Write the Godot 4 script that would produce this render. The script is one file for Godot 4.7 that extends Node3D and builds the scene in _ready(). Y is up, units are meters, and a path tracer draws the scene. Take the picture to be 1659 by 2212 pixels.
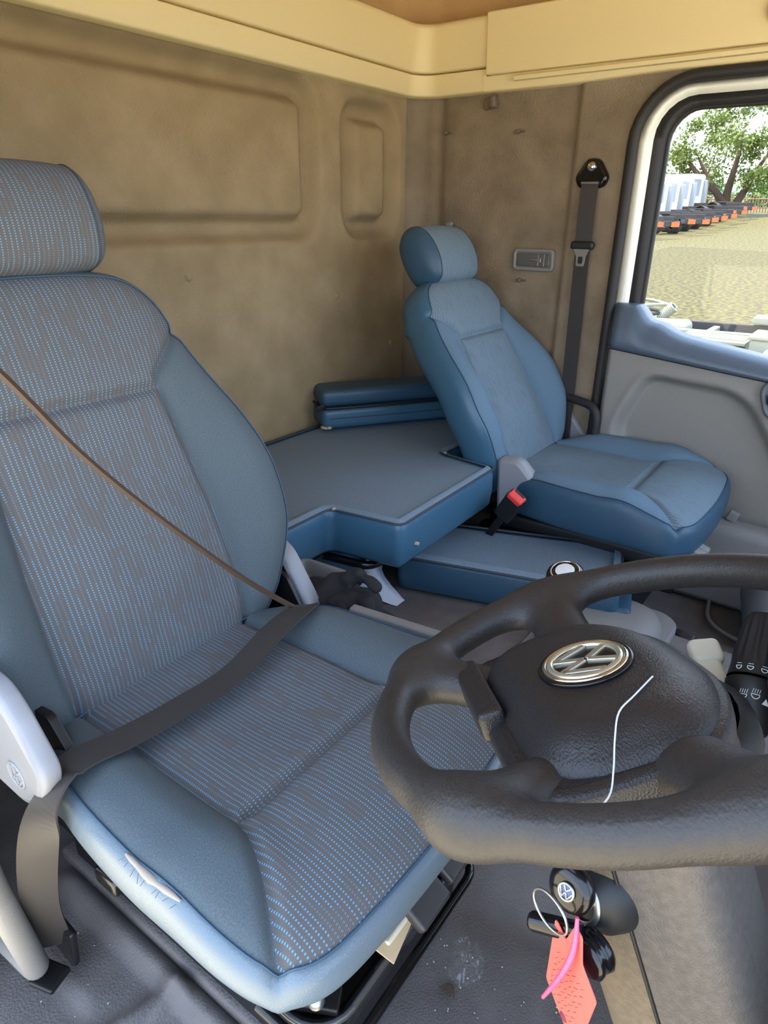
extends Node3D
# Interior of a parked lorry cab seen through the open driver's door.
# Axes: x towards the windscreen, y up, z towards the driver's door; metres; floor of the cab at y = 0.

var M := {}
var used := {}
var rng := RandomNumberGenerator.new()

# ------------------------------------------------------------------ mesh builder
class MB:
	var p := PackedVector3Array()
	var uv := PackedVector2Array()
	var grp := PackedInt32Array()
	var ix := PackedInt32Array()
	var g := 0
	func vert(a: Vector3, t := Vector2.ZERO) -> int:
		p.append(a); uv.append(t); grp.append(g)
		return p.size() - 1
	func tri(a: int, b: int, c: int) -> void:
		ix.append(a); ix.append(b); ix.append(c)
	func quad(a: int, b: int, c: int, d: int) -> void:
		tri(a, b, c); tri(a, c, d)
	func grid(nu: int, nv: int, f: Callable, uvf = null, wrap := false) -> MB:
		var s := p.size()
		for j in nv + 1:
			for i in nu + 1:
				var u := float(i % nu if wrap else i) / nu
				var v := float(j) / nv
				var q: Vector3 = f.call(u, v)
				vert(q, uvf.call(float(i) / nu, v, q) if uvf != null else Vector2(float(i) / nu, v))
		for j in nv:
			for i in nu:
				var a := s + j * (nu + 1) + i
				quad(a, a + 1, a + nu + 2, a + nu + 1)
		return self
	func rbox(size: Vector3, r: float, xf := Transform3D(), k := 3) -> MB:
		var h := size * 0.5
		r = minf(r, minf(h.x, minf(h.y, h.z)) * 0.98)
		var inn := h - Vector3.ONE * r
		g += 1
		for ax in 3:
			for sg in [-1.0, 1.0]:
				var a1 := (ax + 1) % 3
				var a2 := (ax + 2) % 3
				var l1 := _steps(h[a1], r, k)
				var l2 := _steps(h[a2], r, k)
				var s := p.size()
				for y in l2:
					for x in l1:
						var q := Vector3.ZERO
						q[ax] = h[ax] * sg; q[a1] = x; q[a2] = y
						var c := q.clamp(-inn, inn)
						var n := (q - c).normalized()
						vert(xf * (c + n * r), Vector2(x, y))
				var w := l1.size()
				for j in l2.size() - 1:
					for i in w - 1:
						var a := s + j * w + i
						if sg > 0: quad(a, a + w, a + w + 1, a + 1)
						else: quad(a, a + 1, a + w + 1, a + w)
		return self
	func _steps(h: float, r: float, k: int) -> Array:
		var o := []
		for i in k + 1: o.append(-h + r * (1.0 - cos(PI * 0.25 * 2.0 * i / k)) if i < k else -h + r)
		for i in range(k, -1, -1): o.append(-o[i])
		return o
	func tube(pts: Array, rad, sides := 12, closed := false) -> MB:
		g += 1
		var n := pts.size()
		var s := p.size()
		var up := Vector3.ZERO
		var len := 0.0
		for i in n + (1 if closed else 0):
			var q: Vector3 = pts[i % n]
			var a: Vector3 = pts[(i - 1 + n) % n] if closed else pts[maxi(i - 1, 0)]
			var b: Vector3 = pts[(i + 1) % n] if closed else pts[mini(i + 1, n - 1)]
			var t := (b - a).normalized()
			if up == Vector3.ZERO:
				up = t.cross(Vector3(0.31, 0.87, 0.38)).normalized()
			up = (up - t * up.dot(t)).normalized()
			var bi := t.cross(up)
			if i > 0: len += (q - pts[i - 1]).length()
			var r: float = rad[i % n] if rad is Array else rad
			for k in sides + 1:
				var an := TAU * (k % sides) / sides
				vert(q + (up * cos(an) + bi * sin(an)) * r, Vector2(float(k) / sides, len))
		for i in n - (0 if closed else 1):
			for k in sides:
				var a := s + i * (sides + 1) + k
				quad(a, a + 1, a + sides + 2, a + sides + 1)
		if not closed:
			for e in [0, n - 1]:
				g += 1
				var c := vert(pts[e])
				var o: int = s + e * (sides + 1)
				var ring := []
				for k in sides: ring.append(vert(p[o + k]))
				for k in sides:
					if e == 0: tri(c, ring[(k + 1) % sides], ring[k])
					else: tri(c, ring[k], ring[(k + 1) % sides])
		return self
	func lathe(prof: Array, seg: int, xf := Transform3D()) -> MB:
		g += 1
		for i in prof.size() - 1:
			var a: Vector2 = prof[i]
			var b: Vector2 = prof[i + 1]
			grid(seg, 1, func(u: float, v: float):
				var q := a.lerp(b, v)
				return xf * Vector3(q.x * cos(TAU * u), q.y, q.x * sin(TAU * u)), null, true)
		return self
	# polygon in xy, profile of (inset, z) from one face to the other
	func slab(poly: PackedVector2Array, prof: Array, xf := Transform3D()) -> MB:
		var n := poly.size()
		var area := 0.0
		for i in n: area += poly[i].cross(poly[(i + 1) % n])
		var sg := 1.0 if area > 0 else -1.0
		var mit := []
		for i in n:
			var d1 := (poly[i] - poly[(i - 1 + n) % n]).normalized()
			var d2 := (poly[(i + 1) % n] - poly[i]).normalized()
			var n1 := Vector2(-d1.y, d1.x) * sg
			var n2 := Vector2(-d2.y, d2.x) * sg
			mit.append((n1 + n2) / maxf(0.4, 1.0 + n1.dot(n2)))
		g += 1
		var s := p.size()
		for k in prof.size():
			for i in n:
				var q: Vector2 = poly[i] + mit[i] * prof[k].x
				vert(xf * Vector3(q.x, q.y, prof[k].y), q)
		for k in prof.size() - 1:
			for i in n:
				var a := s + k * n + i
				var b := s + k * n + (i + 1) % n
				quad(a, b, b + n, a + n)
		for e in [0, prof.size() - 1]:
			var cap := PackedVector2Array()
			for i in n: cap.append(poly[i] + mit[i] * prof[e].x)
			var tr := Geometry2D.triangulate_polygon(cap)
			g += 1
			var c0 := p.size()
			for i in n: vert(xf * Vector3(cap[i].x, cap[i].y, prof[e].y), cap[i])
			for i in range(0, tr.size(), 3):
				tri(c0 + tr[i], c0 + tr[i + 1], c0 + tr[i + 2])
		return self
	func add(o: MB, xf := Transform3D()) -> MB:
		var s := p.size()
		for i in o.p.size():
			p.append(xf * o.p[i]); uv.append(o.uv[i]); grp.append(o.grp[i] + g + 1)
		for i in o.ix: ix.append(s + i)
		g += o.g + 2
		return self
	func mesh() -> ArrayMesh:
		var acc := {}
		var key := []
		for i in p.size():
			var q := p[i]
			key.append(Vector4i(roundi(q.x * 20000), roundi(q.y * 20000), roundi(q.z * 20000), grp[i]))
		for i in range(0, ix.size(), 3):
			var a := p[ix[i]]
			var fn := (p[ix[i + 2]] - a).cross(p[ix[i + 1]] - a)
			for k in 3:
				var kk = key[ix[i + k]]
				acc[kk] = acc.get(kk, Vector3.ZERO) + fn
		var nn := PackedVector3Array()
		for i in p.size():
			var q: Vector3 = acc.get(key[i], Vector3.UP)
			nn.append(q.normalized() if q.length() > 1e-14 else Vector3.UP)
		var ar := []
		ar.resize(Mesh.ARRAY_MAX)
		ar[Mesh.ARRAY_VERTEX] = p
		ar[Mesh.ARRAY_NORMAL] = nn
		ar[Mesh.ARRAY_TEX_UV] = uv
		ar[Mesh.ARRAY_INDEX] = ix
		var am := ArrayMesh.new()
		am.add_surface_from_arrays(Mesh.PRIMITIVE_TRIANGLES, ar)
		return am

# ------------------------------------------------------------------ scene helpers
func numbered(called: String) -> String:
	if not used.has(called):
		used[called] = 0
		return called
	used[called] += 1
	return "%s_%03d" % [called, used[called]]

func tag(o: Node, label: String, category: String, group := "") -> Node:
	o.set_meta("label", label)
	o.set_meta("category", category)
	if group: o.set_meta("group", group)
	return o

func thing(called: String, label: String, category: String, at := Vector3.ZERO, group := "") -> Node3D:
	var o := Node3D.new()
	o.name = numbered(called)
	add_child(o)
	o.position = at
	tag(o, label, category, group)
	return o

func obj(called: String, mb, mat: Material, parent: Node = null) -> MeshInstance3D:
	var o := MeshInstance3D.new()
	o.mesh = mb.mesh() if mb is MB else mb
	o.material_override = mat
	if parent == null:
		o.name = numbered(called)
		add_child(o)
	else:
		var nm := called
		var k := 0
		while parent.has_node(NodePath(nm)):
			k += 1
			nm = "%s_%03d" % [called, k]
		o.name = nm
		parent.add_child(o, true)
	return o

func struct(called: String, mb, mat: Material, parent: Node = null) -> MeshInstance3D:
	var o := obj(called, mb, mat, parent)
	if parent == null: o.set_meta("kind", "structure")
	return o

func mat(c: Color, rough := 0.8, metal := 0.0) -> StandardMaterial3D:
	var m := StandardMaterial3D.new()
	m.albedo_color = c
	m.roughness = rough
	m.metallic = metal
	m.cull_mode = BaseMaterial3D.CULL_DISABLED
	return m

func c8(r: int, g: int, b: int) -> Color:
	return Color(r / 255.0, g / 255.0, b / 255.0)

func noise_tex(freq: float, ramp: Array, size := 512, normal := false, bump := 4.0, oct := 4, sd := 1) -> NoiseTexture2D:
	var n := FastNoiseLite.new()
	n.seed = sd
	n.frequency = freq
	n.noise_type = FastNoiseLite.TYPE_SIMPLEX_SMOOTH
	n.fractal_octaves = oct
	var t := NoiseTexture2D.new()
	t.width = size; t.height = size
	t.seamless = true
	t.noise = n
	t.as_normal_map = normal
	if normal: t.bump_strength = bump
	if ramp.size():
		var gr := Gradient.new()
		gr.offsets = PackedFloat32Array()
		gr.colors = PackedColorArray()
		var offs := PackedFloat32Array()
		var cols := PackedColorArray()
		for i in ramp.size():
			offs.append(ramp[i][0]); cols.append(ramp[i][1])
		gr.offsets = offs; gr.colors = cols
		t.color_ramp = gr
	return t

func triplanar(m: StandardMaterial3D, scale: float, world := true) -> StandardMaterial3D:
	m.uv1_triplanar = true
	m.uv1_world_triplanar = world
	m.uv1_scale = Vector3.ONE * scale
	return m

func bumpy(m: StandardMaterial3D, tex: Texture2D, amount: float) -> StandardMaterial3D:
	m.normal_enabled = true
	m.normal_texture = tex
	m.normal_scale = amount
	return m

func xf(o: Vector3, x := Vector3.RIGHT, y := Vector3.UP, z := Vector3.BACK) -> Transform3D:
	return Transform3D(Basis(x, y, z), o)

func along(a: Vector3, d: Vector3) -> Transform3D:   # y axis along d
	var y := d.normalized()
	var x := y.cross(Vector3(0.2, 0.1, 0.97)).normalized()
	return Transform3D(Basis(x, y, x.cross(y)), a)

func smooth3(pts: Array, n: int, closed := false) -> Array:
	var o := []
	var c := pts.size()
	var segs := c if closed else c - 1
	for i in segs:
		var a: Vector3 = pts[(i - 1 + c) % c] if closed else pts[maxi(i - 1, 0)]
		var b: Vector3 = pts[i]
		var d: Vector3 = pts[(i + 1) % c]
		var e: Vector3 = pts[(i + 2) % c] if closed else pts[mini(i + 2, c - 1)]
		for k in n:
			o.append(b.cubic_interpolate(d, a, e, float(k) / n))
	if not closed: o.append(pts[c - 1])
	return o

func smooth2(pts: Array, n: int, closed := false) -> Array:
	var o := []
	for q in smooth3(pts.map(func(t): return Vector3(t.x, t.y, 0)), n, closed): o.append(Vector2(q.x, q.y))
	return o

func round_corners(pts: Array, r: float, k := 5) -> Array:   # polyline in 3-D with rounded bends
	var o := [pts[0]]
	for i in range(1, pts.size() - 1):
		var q: Vector3 = pts[i]
		var a := (Vector3(pts[i - 1]) - q)
		var b := (Vector3(pts[i + 1]) - q)
		var rr := minf(r, minf(a.length(), b.length()) * 0.49)
		var s := q + a.normalized() * rr
		var e := q + b.normalized() * rr
		for j in k + 1:
			var t := float(j) / k
			o.append(s.lerp(q, t).lerp(q.lerp(e, t), t))
	o.append(pts[pts.size() - 1])
	return o

func rr_poly(x0: float, x1: float, y0: float, y1: float, r: float, k := 6) -> PackedVector2Array:
	var o := PackedVector2Array()
	var cs := [Vector2(x1 - r, y1 - r), Vector2(x0 + r, y1 - r), Vector2(x0 + r, y0 + r), Vector2(x1 - r, y0 + r)]
	for q in 4:
		for i in k + 1:
			var a := PI * 0.5 * (q + float(i) / k)
			o.append(cs[q] + Vector2(cos(a), sin(a)) * r)
	return o

func rounded(poly: Array, r: float, k := 4) -> PackedVector2Array:
	var o := PackedVector2Array()
	var n := poly.size()
	for i in n:
		var q: Vector2 = poly[i]
		var a: Vector2 = poly[(i - 1 + n) % n] - q
		var b: Vector2 = poly[(i + 1) % n] - q
		var rr := minf(r, minf(a.length(), b.length()) * 0.48)
		var s := q + a.normalized() * rr
		var e := q + b.normalized() * rr
		for j in k + 1:
			var t := float(j) / k
			o.append(s.lerp(q, t).lerp(q.lerp(e, t), t))
	return o

func sd_poly(q: Vector2, poly: PackedVector2Array) -> float:
	var n := poly.size()
	var d := (q - poly[0]).length_squared()
	var s := 1.0
	var j := n - 1
	for i in n:
		var e := poly[j] - poly[i]
		var w := q - poly[i]
		var b := w - e * clampf(w.dot(e) / e.length_squared(), 0.0, 1.0)
		d = minf(d, b.length_squared())
		var c1 := q.y >= poly[i].y
		var c2 := q.y < poly[j].y
		var c3 := e.x * w.y > e.y * w.x
		if (c1 and c2 and c3) or not (c1 or c2 or c3): s = -s
		j = i
	return s * sqrt(d)

func sd_seg(q: Vector2, a: Vector2, b: Vector2) -> float:
	var e := b - a
	var w := q - a
	return (w - e * clampf(w.dot(e) / maxf(e.length_squared(), 1e-9), 0.0, 1.0)).length()

func capsule(q: Vector3, a: Vector3, b: Vector3, r1: float, r2: float) -> float:
	var e := b - a
	var t := clampf((q - a).dot(e) / e.length_squared(), 0.0, 1.0)
	return (q - a - e * t).length() - lerpf(r1, r2, t)

func smin(a: float, b: float, k: float) -> float:
	var h := maxf(k - absf(a - b), 0.0) / k
	return minf(a, b) - h * h * k * 0.25

func ribbon(pts: Array, wide: Array, w: float, th: float) -> MB:   # webbing; wide[i] = direction across
	var mb := MB.new()
	var n := pts.size()
	var cs := [Vector2(-0.5, 0.5), Vector2(0.5, 0.5), Vector2(0.5, -0.5), Vector2(-0.5, -0.5)]
	for f in 4:
		mb.g += 1
		var s := mb.p.size()
		var len := 0.0
		for i in n:
			var t := (Vector3(pts[mini(i + 1, n - 1)]) - Vector3(pts[maxi(i - 1, 0)])).normalized()
			var wd: Vector3 = wide[i]
			wd = (wd - t * wd.dot(t)).normalized()
			var nr := wd.cross(t)
			if i > 0: len += (pts[i] - pts[i - 1]).length()
			for e in 2:
				var c: Vector2 = cs[(f + e) % 4]
				mb.vert(pts[i] + wd * c.x * w + nr * c.y * th, Vector2(c.x * w, len))
		for i in n - 1:
			var a := s + i * 2
			mb.quad(a, a + 1, a + 3, a + 2)
	return mb

# surface nets over a signed distance; part_of sorts the faces into several meshes
func nets(f: Callable, lo: Vector3, hi: Vector3, cell: float, part_of = null, parts := 1) -> Array:
	var nx := ceili((hi.x - lo.x) / cell) + 1
	var ny := ceili((hi.y - lo.y) / cell) + 1
	var nz := ceili((hi.z - lo.z) / cell) + 1
	var d := PackedFloat32Array()
	d.resize(nx * ny * nz)
	var bs := 4
	var diag := cell * bs * 0.9
	for bz in range(0, nz, bs):
		for by in range(0, ny, bs):
			for bx in range(0, nx, bs):
				var c := lo + (Vector3(bx, by, bz) + Vector3.ONE * (bs - 1) * 0.5) * cell
				var dc: float = f.call(c)
				var far := absf(dc) > diag * 1.3
				for z in range(bz, mini(bz + bs, nz)):
					for y in range(by, mini(by + bs, ny)):
						for x in range(bx, mini(bx + bs, nx)):
							d[(z * ny + y) * nx + x] = dc if far else f.call(lo + Vector3(x, y, z) * cell)
	var id := PackedInt32Array()
	id.resize(nx * ny * nz)
	id.fill(-1)
	var vs := PackedVector3Array()
	var off := [0, 1, nx, nx + 1, nx * ny, nx * ny + 1, nx * ny + nx, nx * ny + nx + 1]
	for z in nz - 1:
		for y in ny - 1:
			for x in nx - 1:
				var o := (z * ny + y) * nx + x
				var inside := 0
				for k in 8:
					if d[o + off[k]] < 0: inside += 1
				if inside == 0 or inside == 8: continue
				var sum := Vector3.ZERO
				var cnt := 0
				for k in 8:
					for ax in 3:
						var b := 1 << ax
						if k & b: continue
						var d0 := d[o + off[k]]
						var d1 := d[o + off[k | b]]
						if (d0 < 0) == (d1 < 0): continue
						var q := Vector3(k & 1, (k >> 1) & 1, (k >> 2) & 1)
						q[ax] += d0 / (d0 - d1)
						sum += q
						cnt += 1
				id[o] = vs.size()
				vs.append(lo + (Vector3(x, y, z) + sum / cnt) * cell)
	var res := []
	for k in parts: res.append(MB.new())
	var maps := []
	for k in parts: maps.append({})
	var st := [1, nx, nx * ny]
	for z in range(1, nz - 1):
		for y in range(1, ny - 1):
			for x in range(1, nx - 1):
				var o := (z * ny + y) * nx + x
				for ax in 3:
					var d0 := d[o]
					var d1 := d[o + st[ax]]
					if (d0 < 0) == (d1 < 0): continue
					var s1: int = st[(ax + 1) % 3]
					var s2: int = st[(ax + 2) % 3]
					var q := [id[o], id[o - s1], id[o - s1 - s2], id[o - s2]]
					if q.min() < 0: continue
					if d0 < 0: q.reverse()
					var k := 0
					if part_of != null:
						k = part_of.call((vs[q[0]] + vs[q[2]]) * 0.5)
					var mb: MB = res[k]
					var mp: Dictionary = maps[k]
					var w := []
					for e in q:
						if not mp.has(e):
							mp[e] = mb.vert(vs[e], Vector2(vs[e].x, vs[e].y))
						w.append(mp[e])
					mb.quad(w[0], w[1], w[2], w[3])
	return res

# ------------------------------------------------------------------ materials
func weave(base: Color, dark: Color, dot: Color, keep: float, sd: int) -> ImageTexture:
	# woven upholstery: fine dark twill with rows of short blue threads that drop out in blocks
	var S := 512
	var im := Image.create(S, S, false, Image.FORMAT_RGB8)
	var r := RandomNumberGenerator.new()
	r.seed = sd
	var cols := 32
	var rows := 64
	var on := []
	for c in cols:
		var a := []
		var state := true
		var left := r.randi_range(3, 12)
		for k in rows:
			if left == 0:
				state = r.randf() < keep
				left = r.randi_range(3, 12)
			left -= 1
			a.append(state)
		on.append(a)
	for y in S:
		for x in S:
			var tw := 0.5 + 0.5 * sin(TAU * (y / 4.0 + x / 16.0))
			var col := base.lerp(dark, tw * 0.75 + 0.25 * r.randf())
			var cx := x % 16
			var cy := y % 8
			if cx >= 5 and cx < 10 and cy >= 2 and cy < 6:
				var k := 0.2 * r.randf() + (0.3 if cy == 2 or cy == 5 else 0.0)
				col = dot.lerp(col, k if on[x / 16][y / 8] else 0.55 + 0.4 * k)
			im.set_pixel(x, y, col)
	return ImageTexture.create_from_image(im)

func materials() -> void:
	var grain := noise_tex(0.09, [], 512, true, 5.0, 3, 3)
	var fine := noise_tex(0.2, [], 512, true, 4.0, 2, 5)
	var felt := noise_tex(0.25, [], 512, true, 3.0, 3, 7)
	M.wall = mat(Color.WHITE, 0.95)
	M.wall.albedo_texture = noise_tex(0.005, [[0.0, c8(142, 124, 92)], [0.5, c8(154, 135, 102)], [1.0, c8(165, 146, 113)]], 1024, false, 1.0, 6, 11)
	triplanar(bumpy(M.wall, felt, 0.35), 1.1)
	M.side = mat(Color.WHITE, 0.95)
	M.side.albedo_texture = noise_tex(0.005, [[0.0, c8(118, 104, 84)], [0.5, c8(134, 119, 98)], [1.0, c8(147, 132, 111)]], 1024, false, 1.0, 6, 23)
	triplanar(bumpy(M.side, felt, 0.35), 1.1)
	M.headliner = mat(c8(196, 164, 118), 0.95)
	triplanar(bumpy(M.headliner, felt, 0.35), 1.3)
	M.cream = mat(c8(236, 217, 166), 0.5)
	triplanar(bumpy(M.cream, fine, 0.12), 3.0)
	M.white_paint = mat(c8(245, 243, 230), 0.22)
	M.rubber = mat(c8(42, 40, 40), 0.6)
	M.black = mat(c8(26, 26, 28), 0.5)
	M.black_gloss = mat(c8(16, 16, 18), 0.18)
	M.black_metal = mat(c8(34, 32, 32), 0.38, 0.3)
	M.chrome = mat(c8(215, 215, 215), 0.16, 1.0)
	M.steel = mat(c8(170, 168, 164), 0.35, 0.9)
	M.door = mat(c8(140, 136, 128), 0.62)
	triplanar(bumpy(M.door, grain, 0.3), 6.0)
	M.door_dark = mat(c8(104, 108, 112), 0.55)
	triplanar(bumpy(M.door_dark, grain, 0.3), 6.0)
	M.cap = mat(c8(84, 98, 112), 0.3)  # blue of the sky reflection put into the cap colour
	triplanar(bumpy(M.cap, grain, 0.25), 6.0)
	M.floor = mat(Color.WHITE, 0.62)
	M.floor.albedo_texture = noise_tex(0.01, [[0.0, c8(94, 87, 84)], [0.5, c8(103, 96, 93)], [1.0, c8(113, 106, 102)]], 512, false, 1.0, 5, 31)
	triplanar(bumpy(M.floor, fine, 0.25), 2.0)
	M.vinyl = mat(c8(58, 96, 120), 0.34)
	triplanar(bumpy(M.vinyl, grain, 0.35), 9.0, false)
	M.vinyl_dark = mat(c8(46, 78, 100), 0.42)
	triplanar(bumpy(M.vinyl_dark, grain, 0.3), 9.0, false)
	M.cloth = mat(Color.WHITE, 0.9)
	M.cloth.albedo_texture = noise_tex(0.16, [[0.25, c8(70, 80, 86)], [0.5, c8(79, 90, 96)], [0.75, c8(88, 99, 105)]], 512, false, 1.0, 3, 41)
	triplanar(bumpy(M.cloth, felt, 0.3), 5.0, false)
	M.cloth_pale = mat(Color.WHITE, 0.9)
	M.cloth_pale.albedo_texture = noise_tex(0.16, [[0.25, c8(82, 106, 124)], [0.5, c8(92, 117, 136)], [0.75, c8(102, 128, 146)]], 512, false, 1.0, 3, 43)
	triplanar(bumpy(M.cloth_pale, felt, 0.3), 5.0, false)
	M.vinyl_ground_lit = mat(c8(102, 116, 126), 0.3)  # paler skirt vinyl: brightness from the sunlit ground put into its colour
	triplanar(bumpy(M.vinyl_ground_lit, grain, 0.3), 9.0, false)
	M.woven = mat(Color.WHITE, 0.9)
	M.woven.albedo_texture = weave(c8(108, 103, 100), c8(76, 72, 71), c8(86, 158, 206), 0.70, 5)
	M.woven.uv1_scale = Vector3(4.5, 4.5, 4.5)
	M.woven_pale = mat(Color.WHITE, 0.9)
	M.woven_pale.albedo_texture = weave(c8(112, 126, 134), c8(84, 98, 108), c8(138, 184, 212), 0.75, 9)
	M.woven_pale.uv1_scale = Vector3(6.2, 6.2, 6.2)
	M.woven_bench = mat(Color.WHITE, 0.9)
	M.woven_bench.albedo_texture = weave(c8(122, 136, 148), c8(96, 110, 124), c8(116, 160, 192), 0.6, 13)
	M.woven_bench.uv1_scale = Vector3(6.2, 6.2, 6.2)
	M.thread = mat(c8(52, 62, 72), 0.7)
	M.fitting = mat(c8(104, 94, 80), 0.5)
	M.piping = mat(c8(54, 82, 106), 0.6)
	M.foam = mat(c8(160, 148, 136), 0.95)
	M.web = mat(c8(58, 54, 52), 0.55)
	M.web_brown = mat(c8(78, 60, 46), 0.6)  # brown of reflected light put into the shoulder webbing colour
	M.grey_plastic = mat(c8(140, 141, 146), 0.42)
	M.mid_plastic = mat(c8(130, 128, 126), 0.5)
	triplanar(bumpy(M.mid_plastic, fine, 0.2), 4.0)
	M.wheel = mat(Color.WHITE, 0.5)
	M.wheel.albedo_texture = noise_tex(0.02, [[0.0, c8(42, 39, 37)], [0.5, c8(46, 42, 40)], [1.0, c8(52, 48, 44)]], 512, false, 1.0, 5, 51)
	triplanar(bumpy(M.wheel, grain, 0.3), 7.0, false)
	M.pad = mat(c8(38, 35, 35), 0.42)
	triplanar(bumpy(M.pad, grain, 0.5), 9.0, false)
	M.column = mat(Color.WHITE, 0.55)
	M.column.albedo_texture = noise_tex(0.02, [[0.0, c8(94, 83, 67)], [0.5, c8(104, 92, 75)], [1.0, c8(114, 102, 84)]], 512, false, 1.0, 5, 61)
	triplanar(bumpy(M.column, grain, 0.4), 8.0)
	M.column_grey = mat(Color.WHITE, 0.55)
	M.column_grey.albedo_texture = noise_tex(0.02, [[0.0, c8(76, 71, 66)], [0.5, c8(86, 80, 75)], [1.0, c8(98, 91, 84)]], 512, false, 1.0, 5, 63)
	triplanar(bumpy(M.column_grey, grain, 0.4), 8.0)
	M.red = mat(c8(226, 62, 60), 0.5)
	M.tag = mat(c8(248, 96, 84), 0.6)
	M.ink = mat(c8(120, 40, 60), 0.7)
	M.pink = mat(c8(236, 88, 128), 0.4)
	M.paper = mat(c8(232, 234, 244), 0.8)
	M.card = mat(c8(206, 178, 138), 0.85)
	M.glove = mat(c8(30, 29, 30), 0.85)
	M.symbol = mat(c8(225, 228, 230), 0.6)
	M.cream_lever = mat(c8(222, 214, 190), 0.4)
	M.clear = mat(Color(0.9, 0.93, 0.92, 0.03), 0.04)
	M.clear.transparency = BaseMaterial3D.TRANSPARENCY_ALPHA
	M.glass = mat(Color(0.42, 0.45, 0.44, 0.08), 0.02)
	M.glass.metallic_specular = 0.3
	M.glass.transparency = BaseMaterial3D.TRANSPARENCY_ALPHA
	M.lens = mat(c8(92, 90, 84), 0.15)
	M.crumb = mat(c8(205, 198, 186), 0.9)
	# outdoors
	M.ground = mat(Color.WHITE, 0.95)
	M.ground.albedo_texture = noise_tex(0.035, [[0.0, c8(40, 32, 24)], [0.38, c8(70, 58, 40)], [0.5, c8(84, 75, 40)], [0.68, c8(96, 95, 24)], [1.0, c8(118, 104, 58)]], 1024, false, 1.0, 6, 71)
	triplanar(M.ground, 0.16)
	M.bounce_slab = mat(Color.WHITE, 0.95)
	M.bounce_slab.albedo_texture = noise_tex(0.02, [[0.0, c8(206, 188, 154)], [0.5, c8(222, 206, 172)], [1.0, c8(234, 220, 190)]], 512, false, 1.0, 5, 77)
	triplanar(M.bounce_slab, 0.3)
	M.bark = mat(c8(84, 64, 48), 0.9)
	M.leaf = mat(c8(98, 108, 52), 0.7)
	M.leaf.backlight_enabled = true
	M.leaf.backlight = c8(70, 90, 26)
	M.leaf_yellow = mat(c8(150, 150, 58), 0.7)
	M.leaf_yellow.backlight_enabled = true
	M.leaf_yellow.backlight = c8(110, 104, 30)
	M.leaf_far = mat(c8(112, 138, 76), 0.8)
	M.truck_white = mat(c8(244, 240, 230), 0.5)
	M.truck_grey = mat(c8(160, 162, 164), 0.5)
	M.chassis = mat(c8(58, 54, 52), 0.7)
	M.tyre = mat(c8(62, 57, 53), 0.9)
	M.orange = mat(c8(204, 104, 40), 0.6)
	M.deck = mat(c8(150, 150, 132), 0.6)
	M.fence = mat(c8(150, 130, 100), 0.9)
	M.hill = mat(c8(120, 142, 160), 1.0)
	M.board = mat(c8(196, 204, 214), 0.6)
	M.green_print = mat(c8(70, 130, 92), 0.6)
	M.leg_steel = mat(c8(120, 122, 124), 0.6, 0.4)

# ------------------------------------------------------------------ emblem: ring, V over W
func emblem(parent: Node, called: String, r: float, at: Transform3D, m: Material, disc: Material, thick := 0.002) -> void:
	var mb := MB.new()
	var ring := []
	for k in 40: ring.append(at * Vector3(cos(TAU * k / 40) * r, sin(TAU * k / 40) * r, 0))
	mb.tube(ring, thick * 1.5, 8, true)
	var w := r * 0.20
	var V := [[Vector2(-0.50, 0.78), Vector2(-0.02, 0.10)], [Vector2(0.50, 0.78), Vector2(0.02, 0.10)],
		[Vector2(-0.86, 0.30), Vector2(-0.38, -0.80)], [Vector2(-0.38, -0.80), Vector2(0.0, -0.02)], [Vector2(0.0, -0.02), Vector2(0.38, -0.80)], [Vector2(0.38, -0.80), Vector2(0.86, 0.30)]]
	for s in V:
		var a: Vector2 = s[0] * r
		var b: Vector2 = s[1] * r
		var n := (b - a).normalized().orthogonal() * w * 0.5
		mb.slab(PackedVector2Array([a - n, b - n, b + n, a + n]), [Vector2(0, -thick * 0.3), Vector2(0, thick * 0.7), Vector2(thick * 0.2, thick * 0.9)], at)
	var o := obj(called, mb, m, parent)
	if disc != null:
		var d := MB.new()
		d.lathe([Vector2(0, -thick), Vector2(r, -thick), Vector2(r, -thick * 0.1), Vector2(0, -thick * 0.1)], 40, at * Transform3D(Basis(Vector3.RIGHT, Vector3.BACK, Vector3.DOWN), Vector3.ZERO))
		obj("disc", d, disc, o)

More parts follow.
